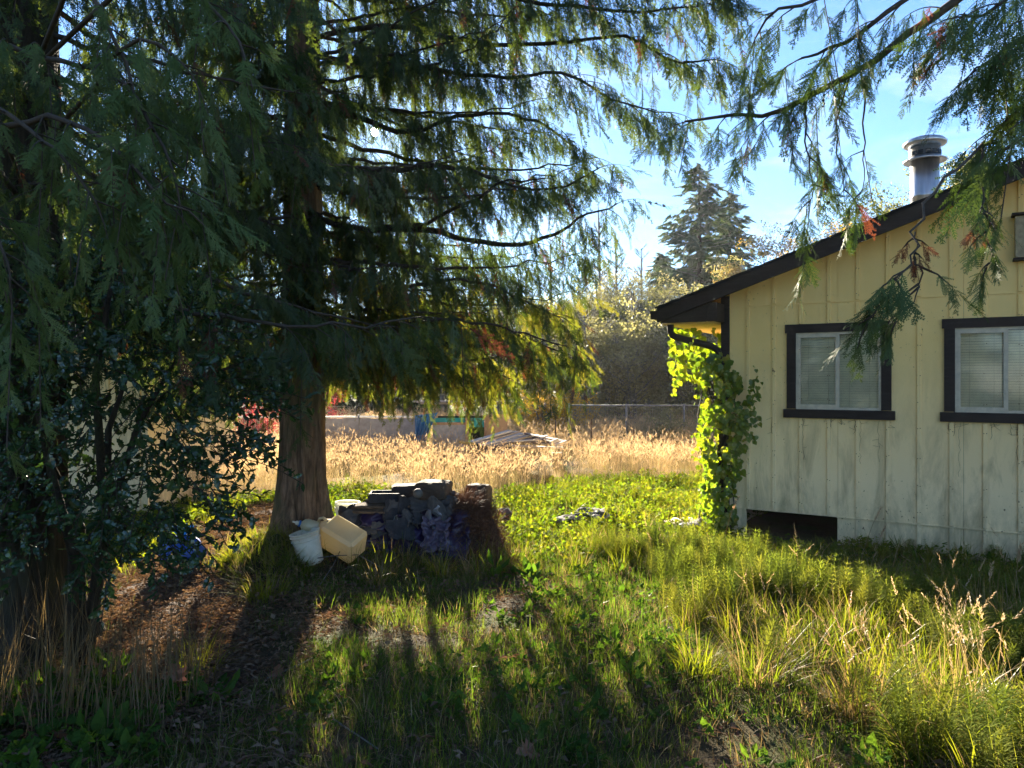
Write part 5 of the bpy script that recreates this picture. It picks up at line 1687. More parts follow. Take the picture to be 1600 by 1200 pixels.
for (c, s) in (((0, 0, .005), (.30, .22, .01)), ((0, -.11, .05), (.30, .012, .09)), ((0, .11, .05), (.30, .012, .09)), ((-.15, 0, .05), (.012, .208, .09)), ((.15, 0, .05), (.012, .208, .09))): t_.box(c, s)
t_.build('tub', MAT['felt'], tr)
MB().box((0, -.117, .097), (.33, .02, .008)).box((0, .117, .097), (.33, .02, .008)).build('rim', MAT['felt'], tr)
bl = MB(); bl.lathe([(.052 * math.sin(math.pi * k / 12), -.052 * math.cos(math.pi * k / 12)) for k in range(13)], 20)
tag(bl.build('ball', plain('dull_ball', (.12, .105, .09), .6, .3, 15), None, at(653, 771, 7.72)), 'grey dusty ball resting against the large brown block', 'ball')
# root mass
rx, ry = at(732, 800, 8.0).x, 8.0
def rootf(u, v):
    a = v * 6.2832; x = rx - .04 + .35 * u * math.cos(a) * (1 + .2 * math.sin(2 * a + 1) + .12 * math.sin(5 * a)); y = ry + .40 * u * math.sin(a)
    return Vector((x, y, ground(x, y) - .02 + .56 * (1 - u ** 3.2) + .12 * noise.noise((x * 6, y * 6, 4)) * (1 - u * .6)))
rootm = MB().grid(rootf, 14, 40).build('root_mass', MAT['soil'], None); tag(rootm, 'shaggy brown mass of matted roots at the right of the heap', 'root mass')
def fibre(seed):
    rg = random.Random(seed); mb = MB()
    for i in range(14):
        blade(mb, (rg.uniform(-.03, .03), rg.uniform(-.03, .03), 0), rg.uniform(0, 6.28), rg.uniform(.08, .25), .003, rg.uniform(.2, 1.2), rg.uniform(.5, 2.6), 0, 4, rg)
    return mb
T_fib = [proto('fibre', fibre(300 + i), MAT['root']) for i in range(3)]
n = 800; an = nr.rand(n) * 6.283; uu = np.sqrt(nr.rand(n)) * .98
pts = np.array([rootf(a, b / 6.2832) for a, b in zip(uu, an)])
scatter('root_fibres', T_fib, pts, np.stack([nr.randn(n) * .6, nr.randn(n) * .6, nr.rand(n) * 6.28], 1), .7 + .9 * nr.rand(n), nr.randint(0, 3, n), rootm)
n = 260
xs_ = rx + .15 + .45 * nr.randn(n) * .6; ys_ = 7.5 + .25 * nr.randn(n)
scatter('fallen_roots', T_fib, np.stack([xs_, ys_, ground_np(xs_, ys_)], 1), np.stack([nr.randn(n) * .3 + 1, nr.randn(n) * .3, nr.rand(n) * 6.28], 1), .7 + .6 * nr.rand(n), nr.randint(0, 3, n))
bpy.data.objects['fallen_roots']['label'] = 'loose brown roots strewn in front of the heap'

# buckets, jug and bottle
def bucket(label, loc, tilt, rz, h, r0, r1, mat, grp=None):
    t = empty('bucket', loc, 0, label, 'bucket', 'white buckets by the cedar')
    t.rotation_euler = Euler((R(tilt[0]), R(tilt[1]), R(rz)))
    MB().lathe([(0, 0), (r0 * .96, 0), (r0, .008), (r1, h), (r1 - .004, h), (r0 - .004, .012), (0, .012)], 36).build('shell', mat, t)
    MB().lathe([(r1, h - .075), (r1 + .006, h - .073), (r1 + .006, h - .068), (r1, h - .066)], 36).lathe([(r1, h - .035), (r1 + .009, h - .033), (r1 + .009, h - .025), (r1, h - .022)], 36).lathe([(r1, h - .008), (r1 + .010, h - .006), (r1 + .010, h + .003), (r1 - .004, h + .004)], 36).build('rim', mat, t)
    hd = []
    for k in range(13):
        a = math.pi * k / 12
        hd.append(((r1 + .012) * math.cos(a), -(r1 + .015) * math.sin(a) * .55, h - .04 - .16 * math.sin(a)))
    MB().tube(hd, .0025, 5).build('handle', MAT['steel'], t)
    return t
bucket('white plastic bucket leaning in the moss at the cedar foot', at(487, 880, 7.05) + Vector((0, 0, .0)), (-6, -11), 40, .31, .115, .135, MAT['plastic'])
bucket('thin see-through bucket standing in the sun behind the cedar trunk', Vector((at(542, 800, 8.9).x, 8.9, ground(at(542, 800, 8.9).x, 8.9) + .03)), (0, 2), 10, .34, .125, .145, MAT['thin_white'])
jg = empty('jug', at(536, 842, 7.2), 0, 'big yellowed square plastic jug lying tilted against the heap', 'jug')
jg.rotation_euler = Euler((R(24), R(24), R(-20)))
MB().bevel_box((0, 0, 0), (.40, .27, .27), .03).build('body', MAT['jug'], jg)
MB().lathe([(.115, 0), (.09, .05), (.045, .085), (.038, .10), (.038, .13), (0, .13)], 24, (-.195, 0, 0), Matrix.Rotation(R(-90), 3, 'Y')).build('neck', MAT['jug'], jg)
MB().tube([(-.20, 0, .10), (-.26, 0, .115), (-.30, 0, .08), (-.31, 0, .04)], .014, 8).build('handle', MAT['jug'], jg)
bt = empty('bottle', at(496, 826, 7.25), 0, 'small cream bottle with a blue collar lying above the white bucket', 'bottle')
bt.rotation_euler = Euler((R(0), R(-70), R(20)))
MB().lathe([(0, 0), (.06, 0), (.068, .02), (.068, .11), (.055, .14), (.026, .165), (.024, .19), (0, .19)], 24).build('body', MAT['jug'], bt)
MB().lathe([(.026, .17), (.032, .172), (.032, .187), (.026, .19)], 20).build('collar', MAT['paint_blue'], bt)
MB().lathe([(0, .19), (.022, .19), (.020, .215), (.01, .222), (.008, .25), (0, .25)], 20).build('cap', MAT['plastic'], bt)
# blue bag behind the holly
def bagf(u, v):
    th, ph = u * math.pi, v * 6.2832
    r = 1 + .12 * noise.noise((math.cos(ph) * 2, math.sin(ph) * 2, u * 4)) + .05 * math.sin(ph * 9) * (1 - u)
    return Vector((.21 * r * math.sin(th) * math.cos(ph), .17 * r * math.sin(th) * math.sin(ph), .15 - .15 * math.cos(th) * -1 * r * (1 if u < .5 else .7)))
p = at(284, 870, 7.0)
bb = empty('blue_bag', (p.x, p.y, ground(p.x, p.y) + .02), 0, 'bright blue tied plastic bag on the bark litter behind the holly', 'bag')
MB().grid(bagf, 18, 36).build('sack', plain('blue_plastic', (.01, .07, .34), .4, .2, 10, spec=.5), bb)
kn = MB()
for k in range(5):
    a = k * 1.25
    kn.grid(lambda u, v, a=a: Vector((.02 * math.cos(a) + (.03 + .06 * u) * math.cos(a + (v - .5) * 1.2) * u, .02 * math.sin(a) + (.03 + .06 * u) * math.sin(a + (v - .5) * 1.2) * u, .28 + .11 * u + .015 * math.sin(v * 9))), 4, 5)
kn.build('tied_top', plain('light_blue_plastic', (.05, .25, .55), .4, .1), bb)
# flat scraps in the creeping leaves
def scrap(px, py, Y, w, l, rz, tilt, mat, lab):
    def fn(u, v): return Vector(((u - .5) * w * (1 + .2 * math.sin(v * 5)), (v - .5) * l, .05 * noise.noise((u * 3, v * 3, rz)) + .03 * u))
    p = at(px, py, Y)
    o = MB().grid(fn, 6, 6).build('flat_scrap', mat, None, (p.x, p.y, ground(p.x, p.y) + .10), Euler((R(tilt), 0, R(rz)))); tag(o, lab, 'scrap', 'scraps lying in the sunny yard')
    o.modifiers.new('t', 'SOLIDIFY').thickness = .015
MAT['scrap'] = plain('weathered_scrap', (.20, .19, .2), .8, .3, 12, bump=.4)
scrap(888, 797, 9.6, .38, .22, 15, 6, MAT['felt2'], 'dark flat scrap in the creeping leaves farthest from the house')
scrap(922, 794, 9.8, .42, .30, -20, 10, MAT['felt2'], 'curled black scrap beside the other in the creeping leaves')
scrap(936, 797, 9.6, .22, .2, 40, 14, MAT['scrap'], 'greyish curled scrap in the creeping leaves next to the black ones')
scrap(1070, 802, 9.3, .42, .30, -30, 4, MAT['plank'], 'brown flat board in the creeping leaves near the vine')
scrap(1082, 808, 9.0, .36, .16, 12, 3, MAT['scrap'], 'grey slat in the creeping leaves nearest the vine')

vrg = random.Random(61)
for wi, (x0, x1) in enumerate(WIN):
    mb = MB()
    for k in range(15):
        x = vrg.uniform(x0 - .1, min(x1 + .1, 3.2)); z = WZ0 - .01; pts = []
        if vrg.random() < .6: x = .222 + .301 * round((x - .222) / .301) + vrg.choice((-.024, .024)) + vrg.uniform(-.006, .006)
        ln = vrg.uniform(.03, .18) if vrg.random() < .85 else vrg.uniform(.3, .6)
        n_ = max(3, int(ln / .04))
        for j in range(n_ + 1):
            pts.append(HM @ Vector((x + vrg.uniform(-.012, .012), -.014, z - ln * j / n_)))
        mb.tube(pts, vrg.uniform(.001, .0022), 4)
        for j in range(vrg.randrange(6)):
            p = vrg.choice(pts); e = HM.to_3x3() @ Vector((vrg.uniform(-.08, .08), 0, vrg.uniform(-.05, .04)))
            mb.tube([p, p + e * .6, p + e], .0014, 3)
    o = mb.build('dead_vine', MAT['rot'], None); tag(o, ['dead vine tendrils clinging to the siding below the window with the hanging sprig', 'dead vine tendrils clinging to the siding below the window cut by the frame'][wi], 'vine', 'dead vine on the siding')

# big dead leaves, twigs and single plants in the foreground
MAT['brown_leaf'] = leaf_mat('brown_maple_leaf', [(.20, .085, .04), (.26, .12, .06)], (1.5, 1.1, .7), .25, .05)
for i, (px, py, L, lab) in enumerate([(434, 1038, .11, 'upright russet dead leaf on the bark by the lawn'), (276, 1072, .16, 'largest curled russet leaf hanging in the weeds under the holly'), (96, 1163, .13, 'brown dead leaf at the bottom corner under the holly'), (836, 1176, .14, 'dark red dead leaf at the bottom of the lawn'), (190, 1120, .09, 'small pale brown leaf below the curled russet one'), (238, 1045, .08, 'small rusty leaf above the curled russet one')]):
    Y = 1.78 * F / (py - HZ + 12)
    p = at(px, py, Y)
    o = leaf_shape('maple', random.Random(400 + i), L * .8).build('fallen_leaf', MAT['brown_leaf'], None, (p.x, p.y, ground(p.x, p.y) + (.12 if i == 1 else .03)), Euler((R(-50 if i < 2 else -75), R(20 * (i % 3 - 1)), R(40 * i))))
    tag(o, lab, 'leaf', 'fallen leaves in the foreground')
def twig(pts, r, lab):
    o = MB().tube([Vector(p) for p in pts], [r * (1 - .5 * k / len(pts)) for k in range(len(pts))], 5).build('fallen_twig', MAT['bark_grey'], None); tag(o, lab, 'twig', 'dead twigs on the ground')
def gpt(px, py, up=.03):
    Y = 1.82 * F / (py - HZ); p = at(px, py, Y); return Vector((p.x, p.y, ground(p.x, p.y) + up))
twig([gpt(498, 1085), gpt(514, 1110), gpt(522, 1140), gpt(560, 1172), gpt(590, 1190)], .006, 'forked pale twig lying at the bottom of the bark patch')
twig([gpt(415, 1062), gpt(470, 1040), gpt(512, 1018), gpt(520, 1005)], .006, 'thin grey twig across the bark patch beside the lawn')
twig([gpt(486, 893, .1), gpt(520, 890, .14), gpt(560, 888, .16), gpt(600, 900, .1)], .006, 'bleached twig arching in front of the jug')
twig([gpt(500, 915, .05), gpt(520, 898, .12), gpt(542, 878, .22)], .004, 'thin bleached twig crossing the arching one by the jug')
st_ = empty('dead_stalk', gpt(612, 868, 0), 0, 'dead grey weed stalk standing in front of the purple plastic', 'stalk')
MB().tube([(0, 0, 0), (.01, 0, .2), (.03, .01, .40), (.05, .01, .42), (.06, 0, .36)], [.008, .007, .007, .007, .004], 6).build('stem', MAT['bark_grey'], st_)
MB().tube([(-.03, .01, 0), (-.01, .01, .2), (.02, .0, .38)], .005, 5).build('side_stem', MAT['bark_grey'], st_)
def weed(px, py, n_, L, seed, lab, kind='oval'):
    g = gpt(px, py, 0)
    t = empty('broadleaf_weed', g, 0, lab, 'weed', 'single broad-leaved weeds in the foreground')
    rg = random.Random(seed)
    for i in range(n_):
        az = 6.283 * i / n_ + rg.uniform(-.3, .3); tl = rg.uniform(.5, 1.35)
        e = Matrix.Rotation(az, 3, 'Z') @ Matrix.Rotation(tl, 3, 'Y') @ Matrix.Rotation(R(90), 3, 'Z')
        h = rg.uniform(0, .12)
        o = leaf_shape(kind, rg, rg.uniform(.7, 1.1) * L).build('leaf', G['weed'], t, (0.02 * math.cos(az), .02 * math.sin(az), h + .02), e.to_euler())
    MB().tube([(0, 0, -.02), (.005, .005, .16)], .005, 5).build('stem', G['weed'], t)
weed(172, 1062, 11, .15, 1, 'pale green broad-leaved weed under the holly, nearest its dry stalks')
weed(180, 1105, 9, .13, 2, 'low broad-leaved weed below the taller one under the holly')
weed(258, 1120, 8, .09, 3, 'small weed at the edge of the bark under the holly')
weed(830, 900, 10, .16, 4, 'silvery-leaved weed in the lawn right of the heap')
weed(775, 900, 9, .14, 5, 'bright green weed in the lawn close to the heap')
weed(985, 1075, 9, .11, 6, 'flat weed in the bare patch of the lawn')
weed(960, 1030, 8, .10, 7, 'smaller flat weed behind the one in the bare patch')
def stalk(px, py, tx, ty, lab, seed):
    g = gpt(px, py, 0); Y = g.y; top = at(tx, ty, Y)
    d = top - g
    t = empty('seed_stalk', g, 0, lab, 'grass stalk', 'single tall seed stalks')
    pts = [d * 0, d * .4 + Vector((-.03, 0, .03)), d * .75 + Vector((-.02, 0, .03)), d]
    MB().tube(pts, [.003, .0025, .002, .0015], 5).build('stem', G['straw'], t)
    hd = MB(); rg = random.Random(seed); u = (pts[3] - pts[2]).normalized()
    for i in range(40):
        p = d - u * .14 * rg.random(); a = rg.uniform(0, 6.28)
        o = u.orthogonal().normalized(); o = o * math.cos(a) + u.cross(o) * math.sin(a)
        leafdiamond(hd, p, (u + o * .6).normalized(), o, .03, .008)
    hd.build('seed_head', G['head'], t)
stalk(1338, 905, 1377, 793, 'tall pale arching seed stalk in front of the skirt boards', 1)
stalk(1360, 905, 1385, 820, 'second pale seed stalk beside the tallest one', 2)
stalk(1555, 985, 1550, 880, 'seed stalk rising from the shade near the right window', 3)
stalk(1588, 1000, 1596, 850, 'tallest straw-coloured seed stalk at the edge by the wall', 4)
stalk(1130, 860, 1153, 778, 'bare seed stalk in front of the vine foot', 5)

def tussock(px, py, n, L, mats, dry, seed, lab, spread=.12, heads=0):
    g = gpt(px, py, 0); t = empty('grass_tussock', g, 0, lab, 'grass tussock', 'grass tussocks in the foreground')
    tuft(seed, n, L, (.004, .010), spread, .45, 1.5, dry, 6).build('blades', mats, t, kind='stuff')
    if heads: seed_stalks(seed + 1, heads, (L[1] * .9, L[1] * 1.25), .13, 0, .024, 18).build('seed_heads', [G['straw'], G['head']], t, kind='stuff')
LM2 = [G['lush'], G['straw']]
tussock(1185, 1075, 190, (.22, .52), LM2, .55, 1, 'big half-dead arching tussock in the rank grass', .16)
tussock(1090, 1065, 130, (.2, .42), LM2, .1, 2, 'bright green tussock left of the half-dead one', .12)
tussock(1265, 1040, 130, (.2, .45), LM2, .35, 3, 'yellowing tussock behind the half-dead one', .14)
tussock(1340, 1130, 160, (.2, .42), LM2, .8, 4, 'straw-coloured tussock with seed heads at the lower edge', .18, 14)
tussock(1500, 1150, 170, (.22, .48), LM2, .75, 5, 'straw-coloured tussock with seed heads near the lower corner', .2, 22)
tussock(1530, 1010, 200, (.3, .6), LM2, .25, 6, 'tall yellow-green tussock at the edge of the house shade', .18, 6)
tussock(1585, 1030, 160, (.3, .65), LM2, .35, 7, 'tallest yellow-green tussock at the edge of the picture by the house shade', .16, 5)
tussock(885, 985, 70, (.1, .26), LM2, .15, 8, 'small green tussock in the lawn beside the bare patch', .08)
tussock(905, 880, 90, (.15, .34), LM2, .1, 9, 'green tussock in the lawn right of the heap', .1)
tussock(830, 885, 90, (.15, .36), LM2, .15, 10, 'green tussock between the heap and the silvery weed', .1)
tussock(590, 905, 120, (.15, .4), LM2, .6, 11, 'dry tussock in front of the debris heap', .14)
tussock(690, 895, 110, (.15, .38), LM2, .2, 12, 'green tussock in front of the lilac plastic', .12)
tussock(560, 885, 80, (.15, .4), LM2, .3, 15, 'grass tussock growing under the yellowed jug', .1)
tussock(640, 880, 100, (.12, .36), LM2, .45, 16, 'mixed tussock at the foot of the purple plastic', .12)
tussock(745, 890, 100, (.12, .36), LM2, .5, 17, 'half-dry tussock at the foot of the root mass', .12)
tussock(470, 900, 90, (.12, .34), LM2, .3, 18, 'grass tussock below the white bucket', .1)
tussock(812, 860, 90, (.15, .4), LM2, .5, 19, 'half-dry tussock on the slope right of the root mass', .14)
tussock(412, 930, 160, (.18, .42), LM2, .1, 13, 'fine drooping green tussock at the foot of the root bank', .16)
tussock(310, 1040, 120, (.15, .35), LM2, .2, 14, 'dark fine tussock under the holly by the curled russet leaf', .14)

# ------------------------------------------------------------------ trees beyond the field
FOL = {}
def fol(name, cols, tmul=(1.7, 1.7, .7), tr=.4): FOL[name] = leaf_mat(name, cols, tmul, tr, .04); return FOL[name]
fol('dark_conifer', [(.02, .035, .016), (.035, .055, .025), (.05, .065, .03)])
fol('blue_conifer', [(.035, .055, .034), (.05, .072, .045), (.07, .085, .052)])  # distance haze is partly put into this paler blue-grey colour
fol('olive', [(.10, .115, .045), (.14, .145, .058), (.18, .17, .075)], (1.7, 1.65, .8), .5)
fol('grey_olive', [(.14, .14, .085), (.18, .17, .105), (.22, .2, .12)], (1.7, 1.65, .9), .5)
fol('tan_leaf', [(.22, .15, .075), (.27, .19, .09), (.17, .12, .065)])
fol('gold_leaf', [(.42, .24, .03), (.50, .30, .03), (.32, .19, .03)])
fol('red_leaf', [(.26, .04, .045), (.32, .07, .07), (.2, .035, .035)], (1.6, .9, .9))
fol('yellow_green', [(.15, .16, .03), (.2, .18, .035), (.12, .13, .03)])
CL = {}
for nm in FOL:
    if 'conifer' in nm: CL[nm] = [proto('bough_' + nm, conifer_bough(500 + i), FOL[nm]) for i in range(3)]
    else: CL[nm] = [proto('clump_' + nm, leaf_clump(510 + i, 30, .30, (.05, .12)), FOL[nm]) for i in range(3)]
def conifer(px, Y, *a): conifer_at(at(px, HZ, Y).x, Y, *a)
def conifer_at(x, Y, H, Rm, nm, lab, seed, gap=.08, z0=.8):
    rg = random.Random(seed)
    t = empty('conifer_tree', (x, Y, -.2), 0, lab, 'tree', 'conifers beyond the field')
    MB().tube([(0, 0, 0), (.05, 0, H * .5), (0, 0, H)], [H * .016 + .05, H * .01 + .03, .015], 8).build('trunk', MAT['bark_dark'], t)
    P_, A_, N_, S_ = [], [], [], []; br = MB()
    z = z0
    while z < H:
        f = (z - z0) / (H - z0)
        L = Rm * (1 - f) ** .8 * rg.uniform(.6, 1.12) + .15
        a = rg.uniform(0, 6.283)
        sl = rg.uniform(-.35, .05) + .5 * f
        d = Vector((math.cos(a), math.sin(a), sl)).normalized()
        br.tube([(0, 0, z), tuple(Vector((0, 0, z)) + d * L)], [.03, .008], 3, cap=False)
        for k in range(max(2, int(L / .26))):
            u = (k + rng.uniform(.3, 1)) / max(2, int(L / .26))
            if rg.random() < .12: continue
            q_ = Vector((0, 0, z)) + d * L * min(u, .97)
            for s in (-1, 1):
                e = (d + Vector((-d.y, d.x, 0)) * s * rg.uniform(.3, 1.0) + Vector((0, 0, rg.uniform(-1.5, -.3)))).normalized()
                P_.append(tuple(q_)); A_.append(tuple(e)); N_.append((-e.y, e.x, rg.uniform(-.3, .3))); S_.append(rg.uniform(.4, .85) * (1.1 - .35 * f))
        z += gap * .6 * rg.uniform(.6, 1.4)
    br.build('branches', MAT['bark_grey'], t, kind='stuff')
    scatter('foliage', CL[nm], P_, euler_from_axes(np.array(A_), np.array(N_)), S_, [rg.randrange(3) for _ in P_], t)
def broadleaf(px, Y, H, Rm, nm, lab, seed, n=900, z0=.25, second=None, trunks=1, bark='bark_grey', name='broadleaf_tree', dens=1.0, grp='broad-leaved trees beyond the field', sc=(.6, 1.2)):
    p = at(px, HZ, Y); rg = random.Random(seed)
    t = empty(name, (p.x, Y, -.2), 0, lab, 'tree' if 'tree' in name else 'shrub', grp)
    P_, I_ = [], []; limbs_ = MB()
    for tk in range(trunks):
        bx, by = (rg.uniform(-.5, .5) * Rm, rg.uniform(-.4, .4) * Rm) if trunks > 1 else (0, 0)
        top = Vector((bx * 1.5, by, H * rg.uniform(.8, .97)))
        MB().tube([(bx, by, 0), tuple(top * .5 + Vector((rg.uniform(-.2, .2), 0, 0))), tuple(top)], [.04 + H * .012, .03 + H * .006, .01], 7).build('trunk', MAT[bark], t)
        for k in range(26):
            f = rg.uniform(z0, .97); q0 = Vector((bx, by, 0)).lerp(top, f)
            a = rg.uniform(0, 6.283); L = Rm * math.sqrt(max(.06, 1 - ((f - .5) / .55) ** 2)) * rg.uniform(.5, 1.1)
            d = Vector((math.cos(a), math.sin(a), rg.uniform(.2, .9)))
            pth = [q0, q0 + d * L * .5, q0 + d * L * .8 + Vector((0, 0, .1 * L)), q0 + Vector((d.x, d.y, d.z * .8)) * L]
            limbs_.tube(pth, [.025 + L * .008, .02, .012, .005], 4, cap=False)
            for j in range(6):
                b_ = pth[1].lerp(pth[3], rg.random()); e = Vector((rg.gauss(0, .5), rg.gauss(0, .5), rg.uniform(0, .8))) * L * .4
                limbs_.tube([b_, b_ + e * .6, b_ + e], [.008, .006, .003], 3, cap=False)
                m = int(n * dens / (26 * 6 * trunks)) + (1 if rg.random() < (n * dens / (26 * 6 * trunks)) % 1 else 0)
                for i in range(m):
                    w_ = b_ + e * rg.random() + Vector((rg.gauss(0, .16), rg.gauss(0, .16), rg.gauss(0, .16))) * (Rm ** .5)
                    P_.append(tuple(w_))
    limbs_.build('branches', MAT[bark], t, kind='stuff')
    if P_:
        n_ = len(P_)
        P_ = np.array(P_)
        half = vnoise(P_[:, 0] + p.x, P_[:, 2] + P_[:, 1], .8, seed) > .62 if second else np.zeros(n_, bool)
        rot = np.stack([nr.rand(n_) * 6, nr.rand(n_) * 6, nr.rand(n_) * 6], 1); s = sc[0] + (sc[1] - sc[0]) * nr.rand(n_)
        scatter('foliage', CL[nm], P_[~half], rot[~half], s[~half], nr.randint(0, 3, int((~half).sum())), t)
        if half.any(): scatter('autumn_foliage', CL[second], P_[half], rot[half], s[half], nr.randint(0, 3, int(half.sum())), t)
conifer(1092, 40, 13.6, 4.6, 'blue_conifer', 'tall blue-grey conifer rising behind the eave of the house', 1)
conifer(1140, 43, 12.8, 4.4, 'blue_conifer', 'second tall conifer close behind the tallest one', 2)
conifer(1035, 44, 9.4, 3.0, 'blue_conifer', 'shorter slim conifer left of the tallest one', 3)
broadleaf(1265, 34, 9.2, 3.4, 'tan_leaf', 'russet-tan broad crown showing above the house roof', 4, 1500, second='gold_leaf')
broadleaf(1180, 31, 6.9, 2.6, 'tan_leaf', 'thin tan tree directly behind the eave', 5, 800, second='grey_olive')
broadleaf(1345, 30, 8.6, 2.0, 'gold_leaf', 'golden-leaved tree between the roof and the hanging branch', 6, 420)
broadleaf(1500, 26, 10.2, 3.2, 'grey_olive', 'grey-green tree with a few gold leaves behind the chimney pipe', 7, 1700, second='olive')
broadleaf(1420, 27, 8.2, 1.4, 'gold_leaf', 'small gold tree left of the chimney pipe', 8, 160)
rng = random.Random(91)
thicket = [(925, 30, 5.0, 2.2, 'olive'), (985, 32, 5.9, 2.4, 'grey_olive'), (1045, 29, 5.4, 2.4, 'grey_olive'), (1085, 27, 4.8, 2.2, 'olive'), (880, 33, 5.2, 2.4, 'yellow_green'), (830, 34, 5.6, 2.4, 'yellow_green'), (780, 33, 4.8, 2.4, 'olive'), (960, 26, 3.6, 1.8, 'grey_olive'), (1020, 25.5, 3.4, 1.8, 'grey_olive'), (1110, 25, 3.9, 2.0, 'grey_olive'), (1010, 35, 6.8, 2.2, 'grey_olive'), (730, 35, 5.4, 2.6, 'yellow_green')]
words = ['olive thicket tree at the edge of the hay, just right of the cedar tips', 'grey-green thicket tree in the middle of the gap', 'grey-green leafy tree left of the vine', 'olive shrubby tree close behind the vine', 'yellow-green tree seen through the lowest cedar tips', 'yellow-green tree behind the middle of the lowest cedar limb', 'olive tree behind the plank heap', 'low grey bush by the far stakes', 'low grey bush behind the chain-link fence', 'low grey bush nearest the house behind the chain-link fence', 'tallest thin grey tree of the thicket', 'yellow-green tree behind the coop']
for i, (px, Y, H, r, nm) in enumerate(thicket):
    broadleaf(px, Y, H, r, nm, words[i], 20 + i, int(380 + 50 * H), .08, trunks=3, grp='thicket trees beyond the hay')
# bare saplings
def sapling(px, Y, H, seed, lab):
    p = at(px, HZ, Y); rg = random.Random(seed)
    t = empty('bare_sapling', (p.x, Y, -.2), 0, lab, 'tree', 'bare saplings beyond the hay')
    MB().tube([(0, 0, 0), (.05, 0, H * .5), (rg.uniform(-.1, .1), 0, H)], [.12, .08, .02], 6).build('trunk', MAT['bark_grey'], t)
    br = MB()
    for k in range(46):
        z = H * rg.uniform(.25, .99); a = rg.uniform(0, 6.283); L = (1 - z / H) * 1.9 + .35
        d = Vector((math.cos(a), math.sin(a), rg.uniform(.5, 1.1))).normalized()
        q0 = Vector((.03, 0, z))
        br.tube([q0, q0 + d * L * .5, q0 + d * L + Vector((0, 0, .1))], [.028, .02, .009], 3, cap=False)
        for j in range(4):
            b_ = q0 + d * L * rg.uniform(.3, .9); e = (d + Vector((rg.gauss(0, .6), rg.gauss(0, .6), .3))).normalized() * L * .35
            br.tube([b_, b_ + e], [.014, .007], 3, cap=False)
    br.build('branches', MAT['bark_grey'], t, kind='stuff')
for i, (px, H, lab) in enumerate([(936, 10.0, 'tallest bare sapling in the sky gap beside the cedar tips'), (962, 8.8, 'bare sapling just right of the tallest one'), (1000, 8.2, 'thin bare sapling nearest the far conifers'), (860, 8.8, 'bare sapling glimpsed through the drooping cedar limb'), (822, 7.0, 'bare sapling farther left behind the cedar limb'), (905, 7.0, 'short bare sapling just left of the tallest one')]):
    sapling(px, 34 + i * .6, H, 60 + i, lab)
for i, (px, Y, H, lab) in enumerate([(915, 27, 4.6, 'pale bare sapling standing in front of the olive thicket'), (948, 26, 4.0, 'short pale sapling in front of the thicket near the far stakes'), (990, 27.5, 5.2, 'taller pale sapling in the middle of the thicket front'), (1028, 26, 4.4, 'leaning pale sapling just left of the vine'), (1065, 27, 5.0, 'pale sapling under the eave of the house'), (875, 28, 4.8, 'pale sapling behind the golden bush'), (780, 30, 5.6, 'pale bare sapling behind the plank heap'), (735, 31, 6.0, 'pale bare sapling behind the coop roof'), (690, 32, 6.4, 'thin bare sapling behind the blue tarp')]):
    sapling(px, Y, H, 160 + i, lab)
# darker trees to the left, low where the sun comes over them
for i, (px, Y, H, r, lab) in enumerate([(560, 36, 5.4, 2.2, 'dark low conifer behind the wire fence'), (620, 38, 6.0, 2.4, 'dark conifer left of the coop'), (680, 40, 5.6, 2.3, 'dark conifer behind the blue tarp'), (500, 37, 5.8, 2.4, 'dark conifer behind the cedar trunk'), (430, 38, 6.2, 2.6, 'dark conifer just left of the cedar trunk'), (350, 38, 7.2, 2.8, 'dark conifer behind the red leaves')]):
    conifer(px, Y, H, r, 'dark_conifer', lab, 80 + i, .13, .3)
for i, (px, Y, H, r, lab) in enumerate([(270, 30, 11, 3.0, 'tall dark conifer right above the yellow shed roof'), (180, 27, 12, 3.2, 'tall dark conifer behind the middle of the shed'), (90, 25, 12, 3.2, 'tall dark conifer behind the left end of the shed'), (0, 22, 12, 3.0, 'tall dark conifer beyond the dark cedar trunk')]):
    conifer(px, Y, H, r, 'dark_conifer', lab, 90 + i, .1, .4)
broadleaf(398, 18.5, 1.35, .6, 'red_leaf', 'small red-leaved maple shrub at the edge of the hay', 40, 110, .2, name='maple_shrub', grp='autumn shrubs', sc=(.4, .7))
broadleaf(510, 23, 1.9, .5, 'red_leaf', 'red shrub peeping out right of the cedar trunk', 41, 70, .2, name='maple_shrub', grp='autumn shrubs', sc=(.4, .7))
for i, (px, Y, lab) in enumerate([(850, 22, 'low golden bush in the hay behind the plank heap'), (890, 23, 'low golden bush next to the far stakes'), (815, 23, 'low golden bush beside the plywood of the coop')]):
    broadleaf(px, Y, 1.15, .9, 'gold_leaf' if i < 2 else 'yellow_green', lab, 44 + i, 260, .05, name='golden_shrub', grp='autumn shrubs', trunks=2, sc=(.4, .7))
broadleaf(1048, 19.4, 1.3, .5, 'grey_olive', 'small green weed shrub in front of the chain-link fence', 49, 200, .05, name='green_shrub', grp='autumn shrubs', sc=(.35, .6))
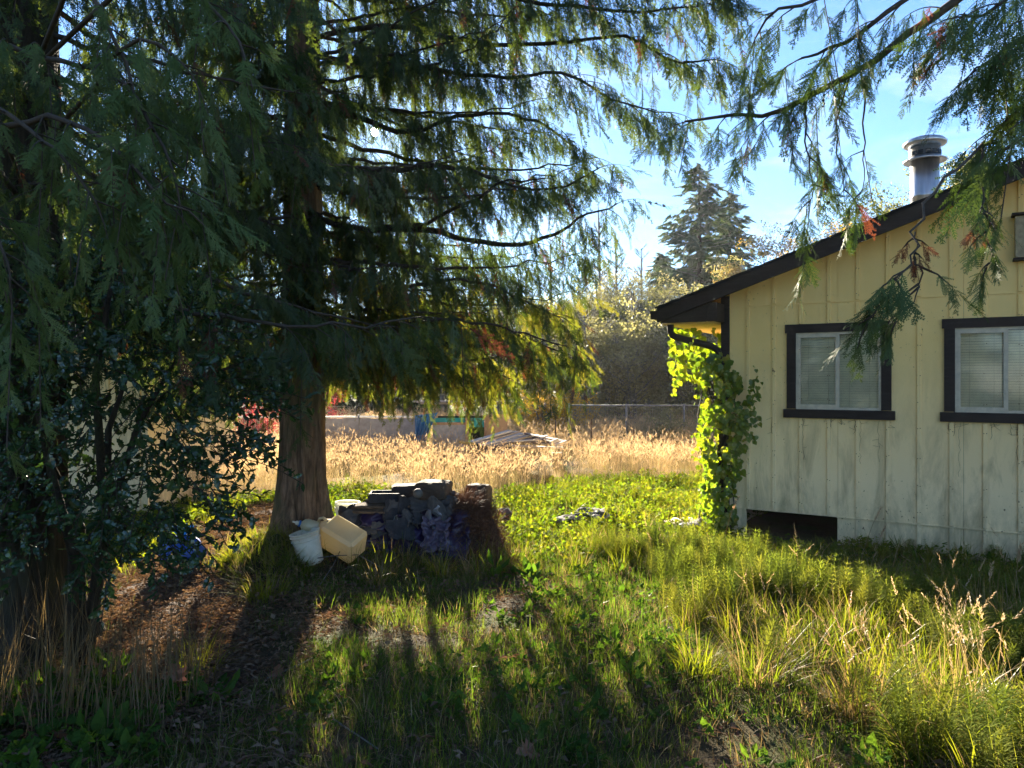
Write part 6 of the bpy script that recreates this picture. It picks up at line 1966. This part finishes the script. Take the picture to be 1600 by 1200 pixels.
broadleaf(922, 24, 2.4, .6, 'grey_olive', 'dead grey bush standing between the far stakes', 50, 60, .05, name='dead_shrub', grp='autumn shrubs', sc=(.3, .5))
# distant wood that closes the horizon
def far_wood():
    P_, S_ = [], []
    rg = np.random.RandomState(3)
    n = 5200
    x = (rg.rand(n) * 2 - 1) * 150; y = 62 + 30 * rg.rand(n)
    h = (3.4 + 3.2 * vnoise(x, y, .08, 2) + 2.4 * vnoise(x, y, .3, 6)) * np.where((x < 2) & (x > -26), .85, 1.5)
    z = h * np.sqrt(rg.rand(n))
    s = 2.2 + 2.4 * rg.rand(n)
    P_ = np.stack([x, y, z - .2], 1)
    rot = np.stack([rg.rand(n) * 6] * 3, 1) * rg.rand(n, 3)
    protos = CL['olive'][:2] + CL['grey_olive'][:1]
    o = scatter('far_woods', protos, P_, rot, s, rg.randint(0, 3, n)); tag(o, 'far-off wood closing the view beyond the field', kind='stuff')
far_wood()

for i, (x, y, H, r, lab) in enumerate([(-9, -9, 9, 2.6, 'dark conifer behind the viewer mirrored in the left pane'), (-12, -12, 11, 3.0, 'tall dark conifer behind the viewer farthest from the house'), (-6.5, -10, 8, 2.4, 'dark conifer behind the viewer mirrored in the right pane'), (-14, -7, 10, 3, 'dark conifer behind the viewer off to the side of the shed')]):
    conifer_at(x, y, H, r, 'dark_conifer', lab, 120 + i, .14, .3)

# the sun itself, far outside the haze
sm_ = NT('sun_glow')
em = sm_.n.new('ShaderNodeEmission'); em.inputs['Color'].default_value = (1, .95, .85, 1); em.inputs['Strength'].default_value = 60
tp = sm_.n.new('ShaderNodeBsdfTransparent'); ad = sm_.n.new('ShaderNodeAddShader')
sm_.l.new(em.outputs[0], ad.inputs[0]); sm_.l.new(tp.outputs[0], ad.inputs[1]); sm_.l.new(ad.outputs[0], sm_.out.inputs['Surface'])
tag(MB().lathe([(10 * math.sin(math.pi * k / 16), -10 * math.cos(math.pi * k / 16)) for k in range(17)], 32).build('sun', sm_.m, None, sd * 2000), 'low bright sun glinting through the cedar', kind='structure')
